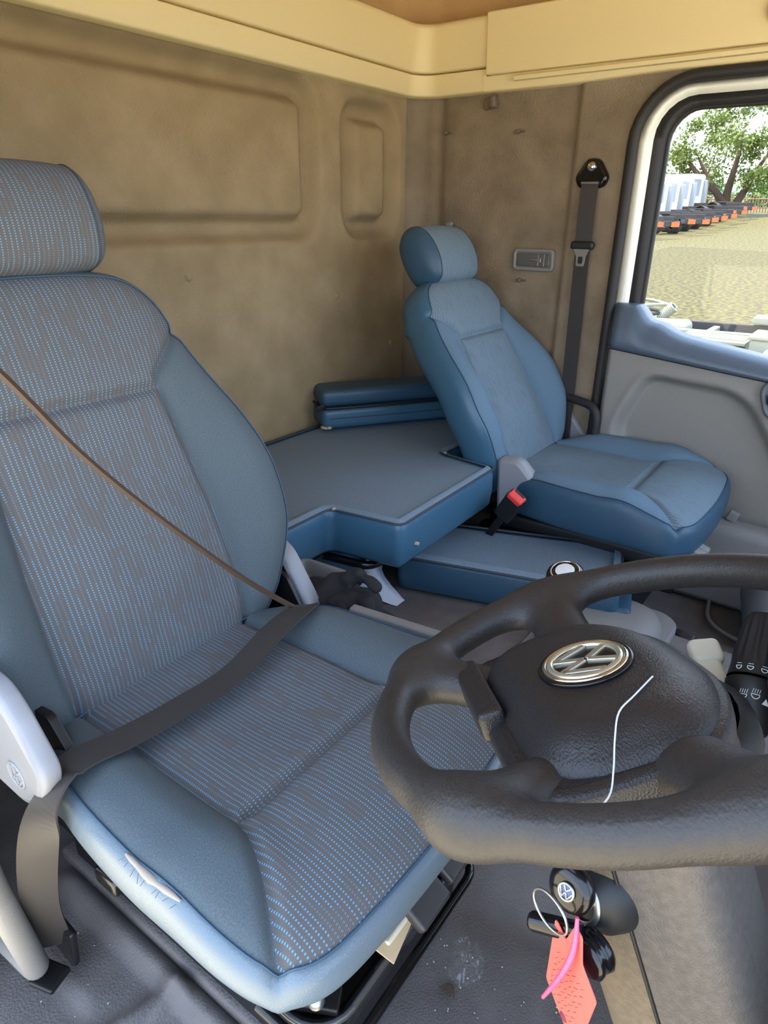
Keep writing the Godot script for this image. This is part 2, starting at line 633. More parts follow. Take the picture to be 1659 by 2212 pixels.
# ------------------------------------------------------------------ upholstered pad
# spec: left (outline, left half, rear centre-left to front centre, Vector2(a<0, b)), tip (index in the raw list where the bolster ends),
# seam (raw inner seam, rear to tip), cross (b of the cross seam), H (Callable a,b -> height), skirt (profile of outward, down)
func pad(parent: Node, frame: Transform3D, sp: Dictionary, mats: Dictionary, nm: Dictionary) -> void:
	var per := 8
	var raw: Array = sp.left
	var L: Array = smooth2(raw, per)
	var tip: int = sp.tip * per
	var S: Array = smooth2(sp.seam + [L[tip]], per)
	var at_frac := func(line: Array, t: float, last: int) -> Vector2:
		var q := clampf(t, 0, 1) * last
		var i := mini(int(q), last - 1)
		return line[i].lerp(line[i + 1], q - i)
	var sN := S.size() - 1
	var lN := L.size() - 1
	var half: float = 0.0
	for q in L: half = maxf(half, -q.x)
	var H: Callable = sp.H
	var cross: float = sp.cross
	# find seam parameter at the cross seam
	var wc := 0.0
	for k in 400:
		if at_frac.call(S, k / 400.0, sN).y >= cross:
			wc = k / 400.0
			break
	var sx: float = at_frac.call(S, wc, sN).x
	var groove := func(q: Vector2) -> float:
		var m := Vector2(-absf(q.x), q.y)
		var d := 1.0
		for i in range(0, sN, 2): d = minf(d, sd_seg(m, S[i], S[mini(i + 2, sN)]))
		d = minf(d, sd_seg(m, Vector2(sx, cross), Vector2(0, cross)))
		var e := 1.0
		for i in range(0, lN, 2): e = minf(e, sd_seg(m, L[i], L[mini(i + 2, lN)]))
		return 0.011 * exp(-d * d / 0.00008) + 0.004 * exp(-d / 0.03) + 0.016 * exp(-e / 0.016)
	var P := func(q: Vector2) -> Vector3:
		var c: float = H.call(q.x, q.y) - groove.call(q)
		return frame * Vector3(q.x, q.y, c)
	var cl := func(u: float) -> float: return 0.5 - 0.5 * cos(PI * u)
	var uvf := func(_u, _v, _q) -> Vector2: return Vector2.ZERO
	for side in [1.0, -1.0]:
		var mb := MB.new()
		var plan := func(u: float, v: float) -> Vector2:
			var a: Vector2 = at_frac.call(S, v, sN)
			var b: Vector2 = at_frac.call(L, v, tip)
			var q: Vector2 = a.lerp(b, cl.call(u))
			return Vector2(q.x * side, q.y)
		mb.grid(26, 44, func(u: float, v: float): return P.call(plan.call(u, v)), func(u: float, v: float, _q): return plan.call(u, v))
		obj(nm.bolster, mb, mats.bolster, parent)
	var centre := func(u: float, w: float) -> Vector2:
		var a: Vector2 = at_frac.call(S, w, sN)
		var b := Vector2(-a.x, a.y)
		var q := a.lerp(b, u)
		var k := smoothstep(wc, 1.0, w)
		var t: float = 1.0 - absf(2.0 * u - 1.0)
		var fr: Vector2 = at_frac.call(L.slice(tip), t, lN - tip)
		if u > 0.5: fr.x = -fr.x
		var tp: Vector2 = L[tip]
		var line := Vector2(lerpf(tp.x, -tp.x, u), tp.y)
		return q + (fr - line) * k
	for part in 2:
		var mb := MB.new()
		var w0 := 0.0 if part == 0 else wc
		var w1 := wc if part == 0 else 1.0
		var plan := func(u: float, v: float) -> Vector2: return centre.call(cl.call(u), lerpf(w0, w1, cl.call(v)))
		mb.grid(44, 34, func(u: float, v: float): return P.call(plan.call(u, v)), func(u: float, v: float, _q): return plan.call(u, v))
		obj(nm.panel, mb, mats.panel, parent)
	# skirt and underside
	var ring := []
	for q in L: ring.append(q)
	for i in range(lN - 1, -1, -1): ring.append(Vector2(-L[i].x, L[i].y))
	var rear := 10
	for i in range(1, rear): ring.append(Vector2(-L[0].x, L[0].y).lerp(L[0], float(i) / rear))
	var n := ring.size()
	var nor := []
	for i in n:
		var t: Vector2 = (ring[(i + 2) % n] - ring[(i - 2 + n) % n]).normalized()
		nor.append(Vector2(-t.y, t.x))
	var sk: Array = smooth2(sp.skirt, 3)
	var mb2 := MB.new()
	mb2.grid(n, sk.size() - 1, func(u: float, v: float):
		var i := roundi(u * n) % n
		var k := roundi(v * (sk.size() - 1))
		var q: Vector2 = ring[i]
		var top: float = H.call(q.x, q.y) - groove.call(q)
		var o: Vector2 = q + nor[i] * sk[k].x
		var low: float = sp.get("bottom", -1.0)
		var y: float = top - sk[k].y
		if low > -1.0: y = lerpf(top - sk[k].y, low, pow(sk[k].y / sk[sk.size() - 1].y, 2.0))
		return frame * Vector3(o.x, o.y, y), null, true)
	var base := mb2.p.size() - (n + 1)
	mb2.g += 1
	var c := Vector3.ZERO
	for i in n: c += mb2.p[base + i] / n
	var ci := mb2.vert(c)
	for i in n: mb2.tri(ci, mb2.vert(mb2.p[base + (i + 1) % n]), mb2.vert(mb2.p[base + i]))
	obj(nm.skirt, mb2, mats.skirt, parent)
	var pipe := []
	for i in n:
		var q: Vector2 = ring[i]
		pipe.append(P.call(q + nor[i] * 0.001) + frame.basis.z * 0.0005)
	obj(nm.piping, MB.new().tube(pipe, 0.0013, 6, true), M.piping, parent)

func bump(x: float, a: float, b: float, c: float, d: float) -> float:
	return smoothstep(a, b, x) * (1.0 - smoothstep(c, d, x))

func make_seat(label: String, at: Vector3, lean: float, cushion_y: float, mats: Dictionary, tall := 1.0, deep := 0.1, head := 1.0, head_up := 0.634) -> Node3D:
	var t := thing("cab_seat", label, "seat", at)
	# cushion: a -> -z (left = door side is -a so use z), b -> +x, c -> +y
	var fr := Transform3D(Basis(Vector3(0, 0, -1), Vector3(1, 0, 0), Vector3(0, 1, 0)), Vector3(-0.02, 0, 0))
	var Hc := func(a: float, b: float) -> float:
		var s := absf(a)
		return cushion_y - 0.004 + 0.036 * smoothstep(0.13, 0.215, s) * bump(b, -0.05, 0.14, 0.30, 0.47) + 0.012 * bump(b, 0.28, 0.37, 0.4, 0.54) - 0.10 * maxf(0, b - 0.43) - 0.012 * (1.0 - smoothstep(0.0, 0.14, s)) * bump(b, 0.02, 0.15, 0.2, 0.33)
	pad(t, fr, {
		"left": [Vector2(-0.205, 0.0), Vector2(-0.235, 0.06), Vector2(-0.256, 0.15), Vector2(-0.266, 0.27), Vector2(-0.266, 0.36), Vector2(-0.260, 0.43), Vector2(-0.244, 0.474), Vector2(-0.205, 0.502), Vector2(-0.12, 0.513), Vector2(0, 0.518)],
		"tip": 6, "seam": [Vector2(-0.155, 0.0), Vector2(-0.157, 0.11), Vector2(-0.158, 0.22), Vector2(-0.160, 0.325), Vector2(-0.192, 0.40)],
		"cross": 0.325, "H": Hc, "bottom": cushion_y - deep - 0.005,
		"skirt": [Vector2(0, 0), Vector2(0.006, 0.002), Vector2(0.013, deep * 0.14), Vector2(0.016, deep * 0.34), Vector2(0.015, deep * 0.56), Vector2(0.008, deep * 0.78), Vector2(-0.008, deep * 0.94), Vector2(-0.04, deep)]},
		mats, {"bolster": "cushion_bolster", "panel": "cushion_panel", "skirt": "cushion_side", "piping": "cushion_piping"})
	# backrest: b up the lean, c forwards
	var up := Vector3(-sin(lean), cos(lean), 0)
	var fw := Vector3(cos(lean), sin(lean), 0)
	var fb := Transform3D(Basis(Vector3(0, 0, 1) * tall, up * tall, fw), Vector3(0.01, cushion_y - 0.02, 0))
	var Hb := func(a: float, b: float) -> float:
		var s := absf(a)
		return -0.012 + 0.052 * smoothstep(0.13, 0.235, s) * bump(b, -0.02, 0.18, 0.26, 0.50) + 0.016 * bump(b, 0.04, 0.16, 0.2, 0.34) * (1.0 - smoothstep(0.05, 0.16, s)) - 0.22 * pow(maxf(0, b - 0.49), 1.35) - 0.25 * maxf(0, 0.05 - b)
	pad(t, fb, {
		"left": [Vector2(-0.17, -0.02), Vector2(-0.215, 0.02), Vector2(-0.245, 0.08), Vector2(-0.272, 0.17), Vector2(-0.276, 0.25), Vector2(-0.258, 0.35), Vector2(-0.228, 0.44), Vector2(-0.202, 0.51), Vector2(-0.180, 0.565), Vector2(-0.142, 0.598), Vector2(-0.08, 0.610), Vector2(0, 0.613)],
		"tip": 7, "seam": [Vector2(-0.152, -0.02), Vector2(-0.160, 0.08), Vector2(-0.158, 0.20), Vector2(-0.148, 0.32), Vector2(-0.137, 0.43), Vector2(-0.150, 0.462)],
		"cross": 0.43, "H": Hb,
		"skirt": [Vector2(0, 0), Vector2(0.006, 0.004), Vector2(0.014, 0.02), Vector2(0.016, 0.045), Vector2(0.010, 0.08), Vector2(-0.008, 0.108), Vector2(-0.04, 0.122)]},
		{"panel": mats.panel, "bolster": mats.bolster, "skirt": mats.back}, {"bolster": "backrest_bolster", "panel": "backrest_panel", "skirt": "backrest_side", "piping": "backrest_piping"})
	# headrest: a rounded D profile swept across, with bulging side caps
	var prof := smooth2([Vector2(-0.055, 0.0), Vector2(-0.02, -0.018), Vector2(0.03, -0.012), Vector2(0.052, 0.03), Vector2(0.056, 0.08), Vector2(0.045, 0.13), Vector2(0.015, 0.163), Vector2(-0.03, 0.166), Vector2(-0.062, 0.135), Vector2(-0.072, 0.08), Vector2(-0.068, 0.03)], 4, true)
	var pn := prof.size()
	var hf := fb * Transform3D(Basis(Vector3.RIGHT, Vector3.UP * head, Vector3.BACK), Vector3(0, head_up, -0.045))
	var hw := 0.105
	var sq := func(q: Vector2, k: float) -> Vector2: return Vector2(-0.008, 0.075) + (q - Vector2(-0.008, 0.075)) * k
	var band := MB.new()
	band.grid(pn, 12, func(u: float, v: float):
		var q: Vector2 = prof[roundi(u * pn) % pn]
		var s: float = v * 2 - 1
		q = sq.call(q, 1.0 - 0.05 * pow(absf(s), 3.0))
		return hf * Vector3(s * hw, q.y, q.x), func(u: float, v: float, _q): return Vector2((v - 0.5) * 2 * hw, u * 0.5), true)
	var hd := obj("headrest", band, mats.panel, t)
	for s in [-1.0, 1.0]:
		var cap := MB.new()
		cap.grid(pn, 8, func(u: float, v: float):
			var q: Vector2 = sq.call(prof[roundi(u * pn) % pn], 0.95 * cos(v * PI * 0.5) if v < 0.999 else 0.0)
			return hf * Vector3(s * (hw + 0.03 * sin(v * PI * 0.5)), q.y, q.x), null, true)
		obj("headrest_side", cap, mats.head_side, hd)
		var seam := []
		for q in prof:
			var e: Vector2 = sq.call(q, 0.953)
			seam.append(hf * Vector3(s * hw, e.y, e.x))
		obj("headrest_seam", MB.new().tube(seam, 0.0016, 6, true), M.thread, hd)
		obj("headrest_post", MB.new().tube([fb * Vector3(s * 0.06, 0.57, -0.05), fb * Vector3(s * 0.06, 0.66, -0.05)], 0.006, 10), M.steel, hd)
	return t

# the shaped plastic covers over the recliner joints
func recliner(t: Node3D, poly: Array, z0: float, z1: float, logo, called := "recliner_cover") -> void:
	var pl := rounded(poly, 0.018)
	var d := z1 - z0
	var o := obj(called, MB.new().slab(pl, [Vector2(0.006, z0), Vector2(0, z0 + d * 0.15), Vector2(0, z1 - d * 0.3), Vector2(0.004, z1 - d * 0.08), Vector2(0.012, z1)]), M.grey_plastic, t)
	if logo != null:
		emblem(o, "emblem", 0.018, xf(Vector3(logo.x, logo.y, z1 + 0.0003), Vector3(0.93, -0.36, 0), Vector3(0.36, 0.93, 0)), mat(c8(150, 150, 156), 0.4), null, 0.0012)

func _ready() -> void:
	rng.seed = 4
	# ---------------- camera, sky, sun, exposure
	var cam := Camera3D.new()
	cam.name = "camera"
	add_child(cam)
	cam.position = Vector3(0, 1.08, 0)
	cam.rotation_order = EULER_ORDER_YXZ
	cam.rotation = Vector3(deg_to_rad(-23.97), deg_to_rad(35.78), deg_to_rad(0.62))
	cam.fov = rad_to_deg(2.0 * atan(1106.0 / 1440.6))
	cam.near = 0.02
	cam.far = 600.0
	cam.current = true
	var we := WorldEnvironment.new()
	we.name = "environment"
	var env := Environment.new()
	var sky := Sky.new()
	var sm := ProceduralSkyMaterial.new()
	sm.sky_top_color = c8(172, 196, 228)
	sm.sky_horizon_color = c8(242, 244, 246)
	sm.sky_curve = 0.10
	sm.ground_bottom_color = c8(150, 130, 90)
	sm.ground_horizon_color = c8(200, 190, 160)
	sm.sky_energy_multiplier = 1.5
	sm.sun_angle_max = 1.0
	sky.sky_material = sm
	env.background_mode = Environment.BG_SKY
	env.sky = sky
	env.tonemap_mode = Environment.TONE_MAPPER_LINEAR
	env.tonemap_exposure = 2.4
	env.sdfgi_enabled = true
	env.ssao_enabled = true
	env.ssil_enabled = true
	we.environment = env
	add_child(we)
	var sun := DirectionalLight3D.new()
	sun.name = "sun"
	sun.light_color = Color(1.0, 0.94, 0.82)
	sun.light_energy = 1.7
	sun.shadow_enabled = true
	sun.light_angular_distance = 0.6
	add_child(sun)
	sun.look_at_from_position(Vector3(-2.5, 10, 0.5), Vector3.ZERO, Vector3.RIGHT)

	materials()
	build_shell()
	build_door()
	build_seats()
	build_bench()
	build_wheel()
	build_column()
	build_tunnel_things()
	build_belts()
	build_wall_things()
	build_floor_things()
	build_outside()

# ------------------------------------------------------------------ the cab itself
const RX := -1.42     # rear wall
const PZ := -2.13     # passenger wall

func build_shell() -> void:
	# rear wall: pressed panel with channels around raised fields
	var fields := [rr_poly(RX, 0, 0, 0, 0)]
	fields = [rr_poly(-1.60, -0.25, 1.045, 1.39, 0.055), rr_poly(-1.995, -1.775, 1.045, 1.365, 0.05)]
	var w := MB.new()
	w.grid(190, 150, func(u: float, v: float):
		var z := lerpf(PZ + 0.06, -0.10, u)
		var y := lerpf(0.10, 1.47, v)
		var d := 0.0
		for f in fields:
			var s := sd_poly(Vector2(z, y), f)
			if absf(s) < 0.1: d -= 0.045 * exp(-pow(absf(s) / 0.029, 3.4))
			if s < 0: d -= 0.004
		d += 0.006 * smoothstep(1.42, 1.46, y)
		d += 0.012 * (1.0 - smoothstep(0.0, 0.012, absf(y - 1.0))) * 0.12
		return Vector3(RX + d, y, z))
	var wr := struct("wall_rear", w, M.wall)
	# thickness behind it
	obj("outer_skin", MB.new().rbox(Vector3(0.05, 2.1, 2.2), 0.005, xf(Vector3(RX - 0.14, 0.95, -1.12))), M.white_paint, wr)
	for q in [Vector2(0.935, -1.13), Vector2(0.845, -1.70), Vector2(0.66, -2.0)]:
		obj("button", MB.new().lathe([Vector2(0, 0.006), Vector2(0.006, 0.005), Vector2(0.011, 0.001), Vector2(0.0125, -0.003)], 20, xf(Vector3(RX, q.x, q.y), Vector3(0, 1, 0), Vector3(1, 0, 0), Vector3(0, 0, 1))), M.wall, wr)
	# passenger wall with the pillar step, joined to the rear wall by a rounded corner
	var pw := MB.new()
	pw.grid(96, 60, func(u: float, v: float):
		var y := lerpf(0.0, 1.47, v)
		var r := 0.06
		var arc := r * PI * 0.5
		var s := u * (arc + (-0.665 - (RX + r)))
		if s < arc:
			var a := s / r
			return Vector3(RX + r - r * cos(a), y, PZ + r - r * sin(a))
		var x := RX + r + s - arc
		var d := 0.016 * smoothstep(-0.862, -0.845, x) - 0.01 * exp(-pow((x + 1.325) / 0.02, 2.0))
		return Vector3(x, y, PZ + d))
	var ps := struct("wall_passenger", pw, M.side)
	obj("outer_skin", MB.new().rbox(Vector3(0.8, 2.1, 0.05), 0.005, xf(Vector3(-1.09, 0.95, PZ - 0.14))), M.white_paint, ps)
	# cream header trims: a lower strip and a deeper upper band, following the corner
	var band := func(zs: float, prof: Array, x_end: float) -> MB:
		var path := []
		path.append([Vector2(RX, zs), Vector2(1, 0)])
		path.append([Vector2(RX, PZ + 0.10), Vector2(1, 0)])
		for k in 9:
			var a := PI * 0.5 * k / 8
			path.append([Vector2(RX + 0.10 - 0.10 * cos(a), PZ + 0.10 - 0.10 * sin(a)), Vector2(cos(a), sin(a))])
		path.append([Vector2(x_end, PZ), Vector2(0, 1)])
		var mb := MB.new()
		mb.grid(path.size() - 1, prof.size() - 1, func(u: float, v: float):
			var e: Array = path[roundi(u * (path.size() - 1))]
			var q: Vector2 = prof[roundi(v * (prof.size() - 1))]
			var o: Vector2 = e[0] + e[1] * q.x
			return Vector3(o.x, q.y, o.y))
		return mb
	struct("trim_1", band.call(-0.1, [Vector2(0.0, 1.425), Vector2(0.022, 1.427), Vector2(0.03, 1.432), Vector2(0.037, 1.482), Vector2(0.032, 1.486), Vector2(0.0, 1.487)], -1.146), M.cream)
	struct("trim_2", band.call(-0.1, [Vector2(0.0, 1.489), Vector2(0.034, 1.490), Vector2(0.041, 1.495), Vector2(0.055, 1.60), Vector2(0.052, 1.612), Vector2(0.04, 1.618), Vector2(-0.09, 1.63)], -1.144), M.cream)
	# side header: cover panel of the locker over the door, its lower strip and rail
	var side := MB.new()
	side.rbox(Vector3(1.9, 0.155, 0.05), 0.006, Transform3D(Basis(Vector3.RIGHT, 0.08), Vector3(-0.192, 1.545, PZ + 0.034)))
	struct("trim_3", side, M.cream)
	var low := MB.new()
	low.grid(60, 5, func(u: float, v: float):
		var x := lerpf(-1.158, 0.75, u)
		var lowy := 1.425 + 0.008 * smoothstep(-0.9, -0.6, x)
		var pr := [Vector2(0.0, lowy), Vector2(0.024, lowy + 0.001), Vector2(0.031, lowy + 0.006), Vector2(0.036, 1.464), Vector2(0.03, 1.468), Vector2(0, 1.469)]
		var q: Vector2 = pr[roundi(v * 5)]
		return Vector3(x, q.y, PZ + q.x))
	var lt := struct("trim_4", low, M.cream)
	obj("rail", MB.new().rbox(Vector3(1.8, 0.012, 0.02), 0.003, Transform3D(Basis(Vector3.BACK, 0.004), Vector3(-0.15, 1.4545, PZ + 0.044))), M.cream, lt)
	var kn := MB.new().lathe([Vector2(0, 0.014), Vector2(0.028, 0.013), Vector2(0.034, 0.008), Vector2(0.036, 0)], 28, xf(Vector3(-0.365, 1.535, PZ + 0.06), Vector3.RIGHT, Vector3.BACK, Vector3.DOWN))
	tag(obj("locker_latch", kn, M.cream), "round cream latch on the locker panel over the door at the right edge", "latch")
	# headliner above the trims and the roof
	var hl := MB.new()
	hl.grid(24, 10, func(u: float, v: float):
		var y := lerpf(1.6, 1.98, v)
		var path := [Vector2(RX - 0.06, -0.1), Vector2(RX - 0.06, PZ + 0.06), Vector2(RX - 0.03, PZ - 0.03), Vector2(RX + 0.06, PZ - 0.06), Vector2(0.75, PZ - 0.06)]
		var s := u * 4.0
		var i := mini(int(s), 3)
		var q: Vector2 = path[i].lerp(path[i + 1], s - i)
		return Vector3(q.x, y, q.y))
	struct("wall_upper", hl, M.headliner)
	struct("ceiling", MB.new().rbox(Vector3(2.4, 0.06, 2.3), 0.01, xf(Vector3(-0.35, 2.0, -1.12))), M.headliner)
	# driver's side: pillar behind the open door and header over it; front bulkhead below the windscreen
	struct("wall_driver", MB.new().rbox(Vector3(0.62, 2.0, 0.06), 0.01, xf(Vector3(-1.17, 1.0, -0.11))).rbox(Vector3(2.2, 0.51, 0.06), 0.01, xf(Vector3(-0.3, 1.755, -0.11))).rbox(Vector3(0.2, 2.0, 0.06), 0.01, xf(Vector3(0.72, 1.0, -0.11))), M.side)
	struct("wall_front", MB.new().rbox(Vector3(0.08, 0.62, 2.1), 0.01, xf(Vector3(0.82, 0.31, -1.12))).rbox(Vector3(0.08, 0.34, 2.1), 0.01, xf(Vector3(0.82, 1.86, -1.12))), M.mid_plastic)
	# floor: a moulded mat with raised ribs, the engine tunnel in the middle, the passenger's footwell
	var rib := func(x: float, z: float) -> float:
		var h := 0.0
		var a := absf(z + 0.335)
		h += 0.022 * (1.0 - smoothstep(0.005, 0.024, a)) * smoothstep(-0.96, -0.90, x)
		if z > -0.335: h += 0.020 * (1.0 - smoothstep(0.005, 0.024, absf(x + 0.61 + (z + 0.335) * 0.3)))
		if z > -0.335 and x < -0.7: h -= 0.012 * smoothstep(-0.245, -0.225, z)
		return h
	var fl := MB.new()
	fl.grid(150, 200, func(u: float, v: float):
		var x := lerpf(-1.44, 0.78, u)
		var z := lerpf(-2.12, -0.08, v)
		var y: float = rib.call(x, z)
		# tunnel between the seats
		var front := smoothstep(-0.05, 0.25, x)
		var zl := -0.70 - 0.05 * smoothstep(-0.34, -0.1, x)
		var t := smoothstep(zl, zl - 0.22, z) * (1.0 - smoothstep(-1.50, -1.62, z))
		y += 0.165 * t
		if x > 0.3: y += 0.35 * smoothstep(0.3, 0.7, x)
		return Vector3(x, y, z))
	var flo := struct("floor", fl, M.floor)
	obj("underside", MB.new().rbox(Vector3(2.2, 0.06, 2.06), 0.01, xf(Vector3(-0.33, -0.06, -1.1))), M.black, flo)

# ------------------------------------------------------------------ passenger door with its window
func build_door() -> void:
	var d := Node3D.new()
	d.name = "door_1"
	d.set_meta("kind", "structure")
	add_child(d)
	var z := PZ + 0.01
	var ring := func(a: PackedVector2Array, b: PackedVector2Array, za: float, zb: float, back: float) -> MB:
		var mb := MB.new()
		var n := a.size()
		mb.grid(n, 3, func(u: float, v: float):
			var i := roundi(u * n) % n
			var k := roundi(v * 3)
			if k == 0: return Vector3(a[i].x, a[i].y, back)
			if k == 1: return Vector3(a[i].x, a[i].y, za)
			if k == 2: return Vector3(b[i].x, b[i].y, zb)
			return Vector3(b[i].x, b[i].y, back), null, true)
		return mb
	var rim := rr_poly(-0.674, 0.46, -0.02, 1.408, 0.14)
	var win := rr_poly(-0.634, 0.42, 0.60, 1.378, 0.10)
	var gl := rr_poly(-0.605, 0.39, 0.63, 1.352, 0.078)
	# painted frame, window rubber and pane
	obj("painted_frame", ring.call(rim, win, z + 0.008, z - 0.006, z - 0.09), M.white_paint, d)
	var rb := obj("window_rubber", ring.call(win, gl, z - 0.012, z - 0.045, z - 0.08), M.rubber, d)
	var lip := []
	for q in gl: lip.append(Vector3(q.x, q.y, z - 0.048))
	obj("rubber_lip", MB.new().tube(lip, 0.006, 8, true), M.rubber, rb)
	var pane := MB.new()
	# wound part of the way down: its upper edge shows as a line
	pane.slab(rounded([Vector2(-0.612, 0.60), Vector2(-0.612, 0.985), Vector2(-0.56, 1.008), Vector2(0.39, 0.985), Vector2(0.39, 0.60)], 0.03, 4), [Vector2(0.001, z - 0.0625), Vector2(0, z - 0.0615), Vector2(0, z - 0.0585), Vector2(0.001, z - 0.0575)])
	struct("window_1", pane, M.glass)
	# door weather strip round the opening
	var seal := []
	for q in rr_poly(-0.682, 0.49, -0.06, 1.418, 0.15, 8): seal.append(Vector3(q.x, q.y, z + 0.012))
	var ws := struct("trim_5", MB.new().tube(seal, 0.0155, 10, true), M.rubber)
	# the fabric beside and above the opening
	obj("opening_edge", ring.call(rr_poly(-0.71, 0.60, -0.10, 1.50, 0.001), rr_poly(-0.676, 0.47, -0.04, 1.41, 0.14), z + 0.004, z + 0.004, z - 0.06), M.side, ws)
	# grey lining with the moulded recess
	var rec := rounded([Vector2(-0.612, 0.475), Vector2(-0.535, 0.655), Vector2(-0.30, 0.640), Vector2(-0.235, 0.605), Vector2(-0.02, 0.30), Vector2(-0.06, 0.17), Vector2(-0.40, 0.17), Vector2(-0.55, 0.34)], 0.045)
	var belt := func(x: float) -> float: return 0.72 - 0.095 * (x + 0.665)
	var lin := MB.new()
	lin.grid(110, 70, func(u: float, v: float):
		var x := lerpf(-0.662, 0.45, u)
		var y := lerpf(0.02, belt.call(x) + 0.02, v)
		var s := sd_poly(Vector2(x, y), rec)
		var dep := 0.050 - 0.039 * smoothstep(0.004, -0.022, s) + 0.004 * exp(-pow((s - 0.012) / 0.01, 2.0))
		dep -= 0.03 * smoothstep(0.012, 0.0, x + 0.662)
		return Vector3(x, y, z + dep))
	obj("lining", lin, M.door, d)
	# padded cap under the glass
	var top := func(x: float) -> float:
		var k := smoothstep(-0.600, -0.545, x)
		return lerpf(0.848, 0.782 - 0.155 * (x + 0.545), k) + 0.02 * exp(-pow((x + 0.535) / 0.05, 2.0)) * k
	var cap := MB.new()
	cap.grid(90, 14, func(u: float, v: float):
		var x := -0.666 + 1.116 * u
		var yb: float = belt.call(x)
		var yt: float = top.call(x)
		var prof := [Vector2(0.044, 0.0), Vector2(0.060, 0.02), Vector2(0.068, 0.12), Vector2(0.068, 0.25), Vector2(0.062, 0.5), Vector2(0.046, 0.8), Vector2(0.024, 0.96), Vector2(0.004, 1.0), Vector2(-0.045, 0.98)]
		var s := v * 8
		var i := mini(int(s), 7)
		var q: Vector2 = prof[i].lerp(prof[i + 1], s - i)
		var e := smoothstep(0.0, 0.02, x + 0.666)
		return Vector3(x, lerpf(yb, yt, q.y), z + q.x * lerpf(0.3, 1.0, e)), func(u: float, v: float, q: Vector3): return Vector2(q.x, q.y))
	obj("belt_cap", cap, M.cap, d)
	# dark tube drawn as the shadow line under the cap
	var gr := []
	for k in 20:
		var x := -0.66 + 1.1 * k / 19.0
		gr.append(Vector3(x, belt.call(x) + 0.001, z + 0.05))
	obj("cap_shadow_line", MB.new().tube(gr, 0.004, 6), M.rubber, d)
	# pull handle cup at the right edge
	var hp := rounded([Vector2(-0.225, 0.650), Vector2(-0.213, 0.682), Vector2(-0.05, 0.672), Vector2(-0.05, 0.54), Vector2(-0.20, 0.585)], 0.02)
	var hc := obj("handle_cup", MB.new().slab(hp, [Vector2(0, z + 0.03), Vector2(0, z + 0.064), Vector2(0.004, z + 0.068), Vector2(0.012, z + 0.068), Vector2(0.016, z + 0.05)]), M.door_dark, d)
	obj("handle_lever", MB.new().rbox(Vector3(0.12, 0.03, 0.02), 0.008, xf(Vector3(-0.14, 0.635, z + 0.066))), M.rubber, hc)
	# sill moulding below the door
	var sl := MB.new()
	sl.grid(30, 8, func(u: float, v: float):
		var x := lerpf(-0.60, 0.5, u)
		var pr := [Vector2(0.06, 0.0), Vector2(0.115, 0.01), Vector2(0.125, 0.03), Vector2(0.118, 0.235), Vector2(0.11, 0.262), Vector2(0.095, 0.270), Vector2(0.06, 0.272), Vector2(0.05, 0.268), Vector2(0.05, 0.2)]
		var q: Vector2 = pr[roundi(v * 8)]
		return Vector3(x, q.y - 0.03 * (x + 0.3) * smoothstep(0.1, 0.2, q.y), z + q.x))
	var so := struct("trim_6", sl, M.mid_plastic)
	obj("clip", MB.new().rbox(Vector3(0.028, 0.03, 0.02), 0.004, Transform3D(Basis(Vector3.BACK, -0.3), Vector3(-0.215, 0.284, z + 0.07))), M.mid_plastic, so)

